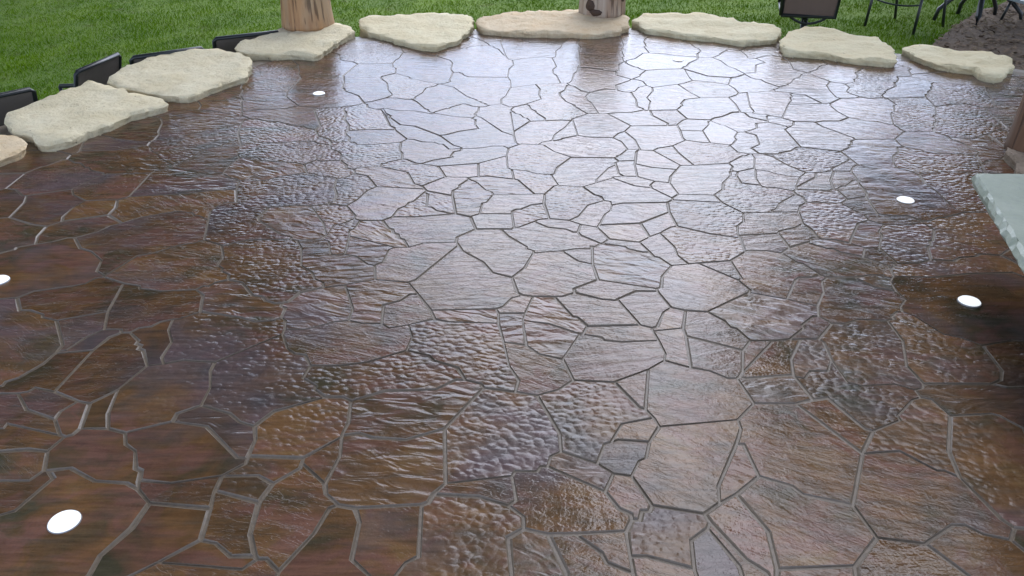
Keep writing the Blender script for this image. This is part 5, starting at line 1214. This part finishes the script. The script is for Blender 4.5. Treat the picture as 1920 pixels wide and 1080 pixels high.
def side_table():
    x, y = 5.62, 8.78
    z = ground_z(x, y)
    root = empty('side_table', (x, y, z), R(8))
    tag(root, 'low side table with pale blue top and thin black legs', 'side table')
    bm = bmesh.new(); box(bm, (-.27, -.27, .23), (.27, .27, .265), .01)
    from_bm('table_top', bm, M['glass_top'], root)
    for sx in (-1, 1):
        for sy in (-1, 1):
            part_tubes('leg', root, [[(sx * .23, sy * .23, .23), (sx * .27, sy * .26, 0)]], 0.014, M['frame'])
side_table()

# ------------------------------------------------------------------ bare soil bed
def soil():
    pts = [(3.35, 6.55), (4.1, 6.2), (6.5, 5.2), (8.5, 6.2), (8.6, 9.6), (6.6, 10.4), (5.3, 9.5), (4.7, 8.8), (4.2, 8.1), (3.6, 7.3)]
    P = []
    for i in range(len(pts)):
        a, b = Vector(pts[i]), Vector(pts[(i + 1) % len(pts)])
        m = max(1, int((b - a).length / 0.12))
        P += [a.lerp(b, k / m) + Vector((noise.noise(Vector((k, i, 1.1))), noise.noise(Vector((k, i, 7.7))))) * 0.06 for k in range(m)]
    lo = (min(p.x for p in P), min(p.y for p in P)); hi = (max(p.x for p in P), max(p.y for p in P))
    grid = []
    gx = lo[0]
    while gx < hi[0]:
        gy = lo[1]
        while gy < hi[1]:
            grid.append(Vector((gx + 0.02 * noise.noise(Vector((gx * 50, gy * 50, 0))), gy)))
            gy += 0.16
        gx += 0.16
    n = len(P)
    vs, es, fs = delaunay_2d_cdt(P + grid, [(i, (i + 1) % n) for i in range(n)], [], 1, 1e-4)[:3]
    V = [(v.x, v.y, ground_z(v.x, v.y) + 0.03 + 0.02 * noise.noise(Vector((v.x * 3, v.y * 3, 2)))) for v in vs]
    o = from_data('soil_bed', V, [tuple(f) for f in fs], M['soil'], smooth=True)
    tag(o, kind='structure')
    rng = random.Random(8)
    def inside(p):
        r = False
        for i in range(len(pts)):
            a, b = pts[i - 1], pts[i]
            if (a[1] > p[1]) != (b[1] > p[1]) and p[0] < a[0] + (p[1] - a[1]) * (b[0] - a[0]) / (b[1] - a[1]): r = not r
        return r
    V, Fc, mi = [], [], []
    for _ in range(9000):
        x, y = rng.uniform(3.3, 8.5), rng.uniform(5.3, 10.2)
        if not inside((x, y)): continue
        z = ground_z(x, y) + 0.03 + 0.02 * noise.noise(Vector((x * 3, y * 3, 2))) + rng.uniform(.004, .02)
        a = rng.uniform(0, 6.28); l = rng.uniform(.012, .045); w = l * rng.uniform(.25, .7)
        u = Vector((math.cos(a), math.sin(a), rng.uniform(-.5, .5))) * l; v = Vector((-math.sin(a), math.cos(a), rng.uniform(-.4, .4))) * w
        c = Vector((x, y, z)); up = Vector((0, 0, .006)); b = len(V)
        V += [tuple(c - u), tuple(c + v), tuple(c + u), tuple(c - v), tuple(c + up)]
        Fc += [(b, b + 1, b + 4), (b + 1, b + 2, b + 4), (b + 2, b + 3, b + 4), (b + 3, b, b + 4)]
        mi += [rng.choice((0, 0, 1))] * 4
    me = bpy.data.meshes.new('wood_chips'); me.from_pydata(V, [], Fc); me.update()
    me.materials.append(M['chip']); me.materials.append(M['leaf_dry'])
    me.polygons.foreach_set('material_index', mi)
    o = link_mesh('wood_chips', me)
    tag(o, 'scattered brown wood chips and dry leaves on the bare soil', 'wood chips', kind='stuff')
    return inside
in_soil = soil()

# ------------------------------------------------------------------ grass
def grass():
    rng = random.Random(21)
    OUT = outset(PATIO, 0.62)
    def inside(p):
        r = False
        for i in range(len(OUT)):
            a, b = OUT[i - 1], OUT[i]
            if (a[1] > p[1]) != (b[1] > p[1]) and p[0] < a[0] + (p[1] - a[1]) * (b[0] - a[0]) / (b[1] - a[1]): r = not r
        return r
    V, Fc = [], []
    for _ in range(300000):
        y = 4.6 + 12.0 * rng.random() ** 1.25
        x = rng.uniform(-0.72, 0.72) * (y + 0.6)
        if y < 8 and inside((x, y)): continue
        if in_soil((x, y)) and noise.noise(Vector((x * 1.6, y * 1.6, 4.4))) < 0.28 + 0.5 * rng.random(): continue
        z = ground_z(x, y) - 0.004
        cl = noise.noise(Vector((x * 2.2, y * 2.2, 0.3)))
        h = rng.uniform(.018, .046) * (1 + 0.45 * cl)
        w = rng.uniform(.0025, .005) * (1 + y * 0.03)
        a = rng.uniform(0, 6.28)
        dx, dy = math.cos(a) * w, math.sin(a) * w
        lx, ly = rng.gauss(0, .02), rng.gauss(0, .02)
        b = len(V)
        V += [(x - dx, y - dy, z), (x + dx, y + dy, z), (x + lx, y + ly, z + h)]
        Fc.append((b, b + 1, b + 2))
    o = from_data('grass_blades', V, Fc, M['blade'])
    tag(o, 'short green mown grass of the lawn beyond the slabs', 'grass', kind='stuff')
grass()

# ------------------------------------------------------------------ unseen trees added to block the sky in the wet reflections
def tree(x, y, cx, cy, cz, rx, rz, nleaf, label, seed, size=0.26):
    rng = random.Random(seed)
    z0 = ground_z(x, y)
    root = empty('sky_blocker_tree', (x, y, z0))
    tag(root, label, 'tree', 'unseen trees added to darken the reflections')
    bm = bmesh.new()
    c = Vector((cx - x, cy - y, cz - z0))
    tube(bm, [(0, 0, -.2), (0.02, 0.03, 1.2), tuple(c * 0.35), tuple(c * 0.7), tuple(c)], [.34, .27, .22, .15, .06], 12)
    for i in range(9):
        a = rng.uniform(0, 6.28); e = rng.uniform(-.2, .8)
        s = c * rng.uniform(.4, .85)
        t = c + Vector((math.cos(a) * rx * .75, math.sin(a) * rx * .75, math.sin(e) * rz * .7))
        tube(bm, [tuple(s), tuple(s.lerp(t, .5) + Vector((0, 0, .3))), tuple(t)], [.11, .07, .025], 7)
    from_bm('trunk', bm, M['bark'], root, smooth=True)
    clumps = []
    for i in range(46):
        d = Vector((rng.gauss(0, 1), rng.gauss(0, 1), rng.gauss(0, 1))).normalized() * rng.random() ** 0.45
        clumps.append((c + Vector((d.x * rx * .86, d.y * rx * .86, d.z * rz * .86)), rng.uniform(.18, .34) * rx))
    V, Fc = [], []
    for i in range(nleaf):
        cc, cr = rng.choice(clumps)
        d = Vector((rng.gauss(0, 1), rng.gauss(0, 1), rng.gauss(0, 1))).normalized() * cr * rng.random() ** 0.4
        p = cc + d
        n = Vector((rng.gauss(0, 1), rng.gauss(0, 1), rng.gauss(0, 1))).normalized()
        u = n.orthogonal().normalized(); v = n.cross(u)
        s = size * rng.uniform(.6, 1.3)
        b = len(V)
        V += [tuple(p - u * s), tuple(p + v * s * .55 + n * s * .1), tuple(p + u * s), tuple(p - v * s * .55 + n * s * .1)]
        Fc.append((b, b + 1, b + 2, b + 3))
    from_data('crown', V, Fc, M['leaf'], root)
tree(-9.5, 17.5, -4.6, 15.2, 13.2, 7.0, 5.4, 24000, 'large unseen tree added behind the reddish log, crown shaped to darken the reflections', 1, .32)
tree(-9.8, 6.0, -5.9, 6.0, 10.8, 6.4, 4.4, 20000, 'unseen tree added beside the end of the curved edging to block overhead sky', 6, .30)
tree(-11.8, 21.5, -11.8, 21.0, 7.4, 6.4, 7.2, 15000, 'unseen broad tree added behind the black chairs to darken the reflections', 2, .36)
tree(-17.0, 12.0, -16.0, 12.0, 7.4, 6.2, 7.0, 13000, 'unseen broad tree added far past the end of the curved edging to block sky', 3, .36)
tree(10.9, 13.3, 10.7, 13.1, 6.8, 6.8, 6.6, 20000, 'unseen tall tree added past the bare soil bed to darken the reflections', 4, .32)
tree(8.8, 3.2, 8.2, 3.6, 6.6, 4.8, 4.4, 12000, 'unseen tree added behind the bluestone bench to block sky', 5, .30)
tree(-7.6, -1.6, -4.6, 0.4, 9.6, 5.6, 3.6, 16000, 'unseen leafy tree added over the near end of the patio to cut sky sheen', 7, .30)
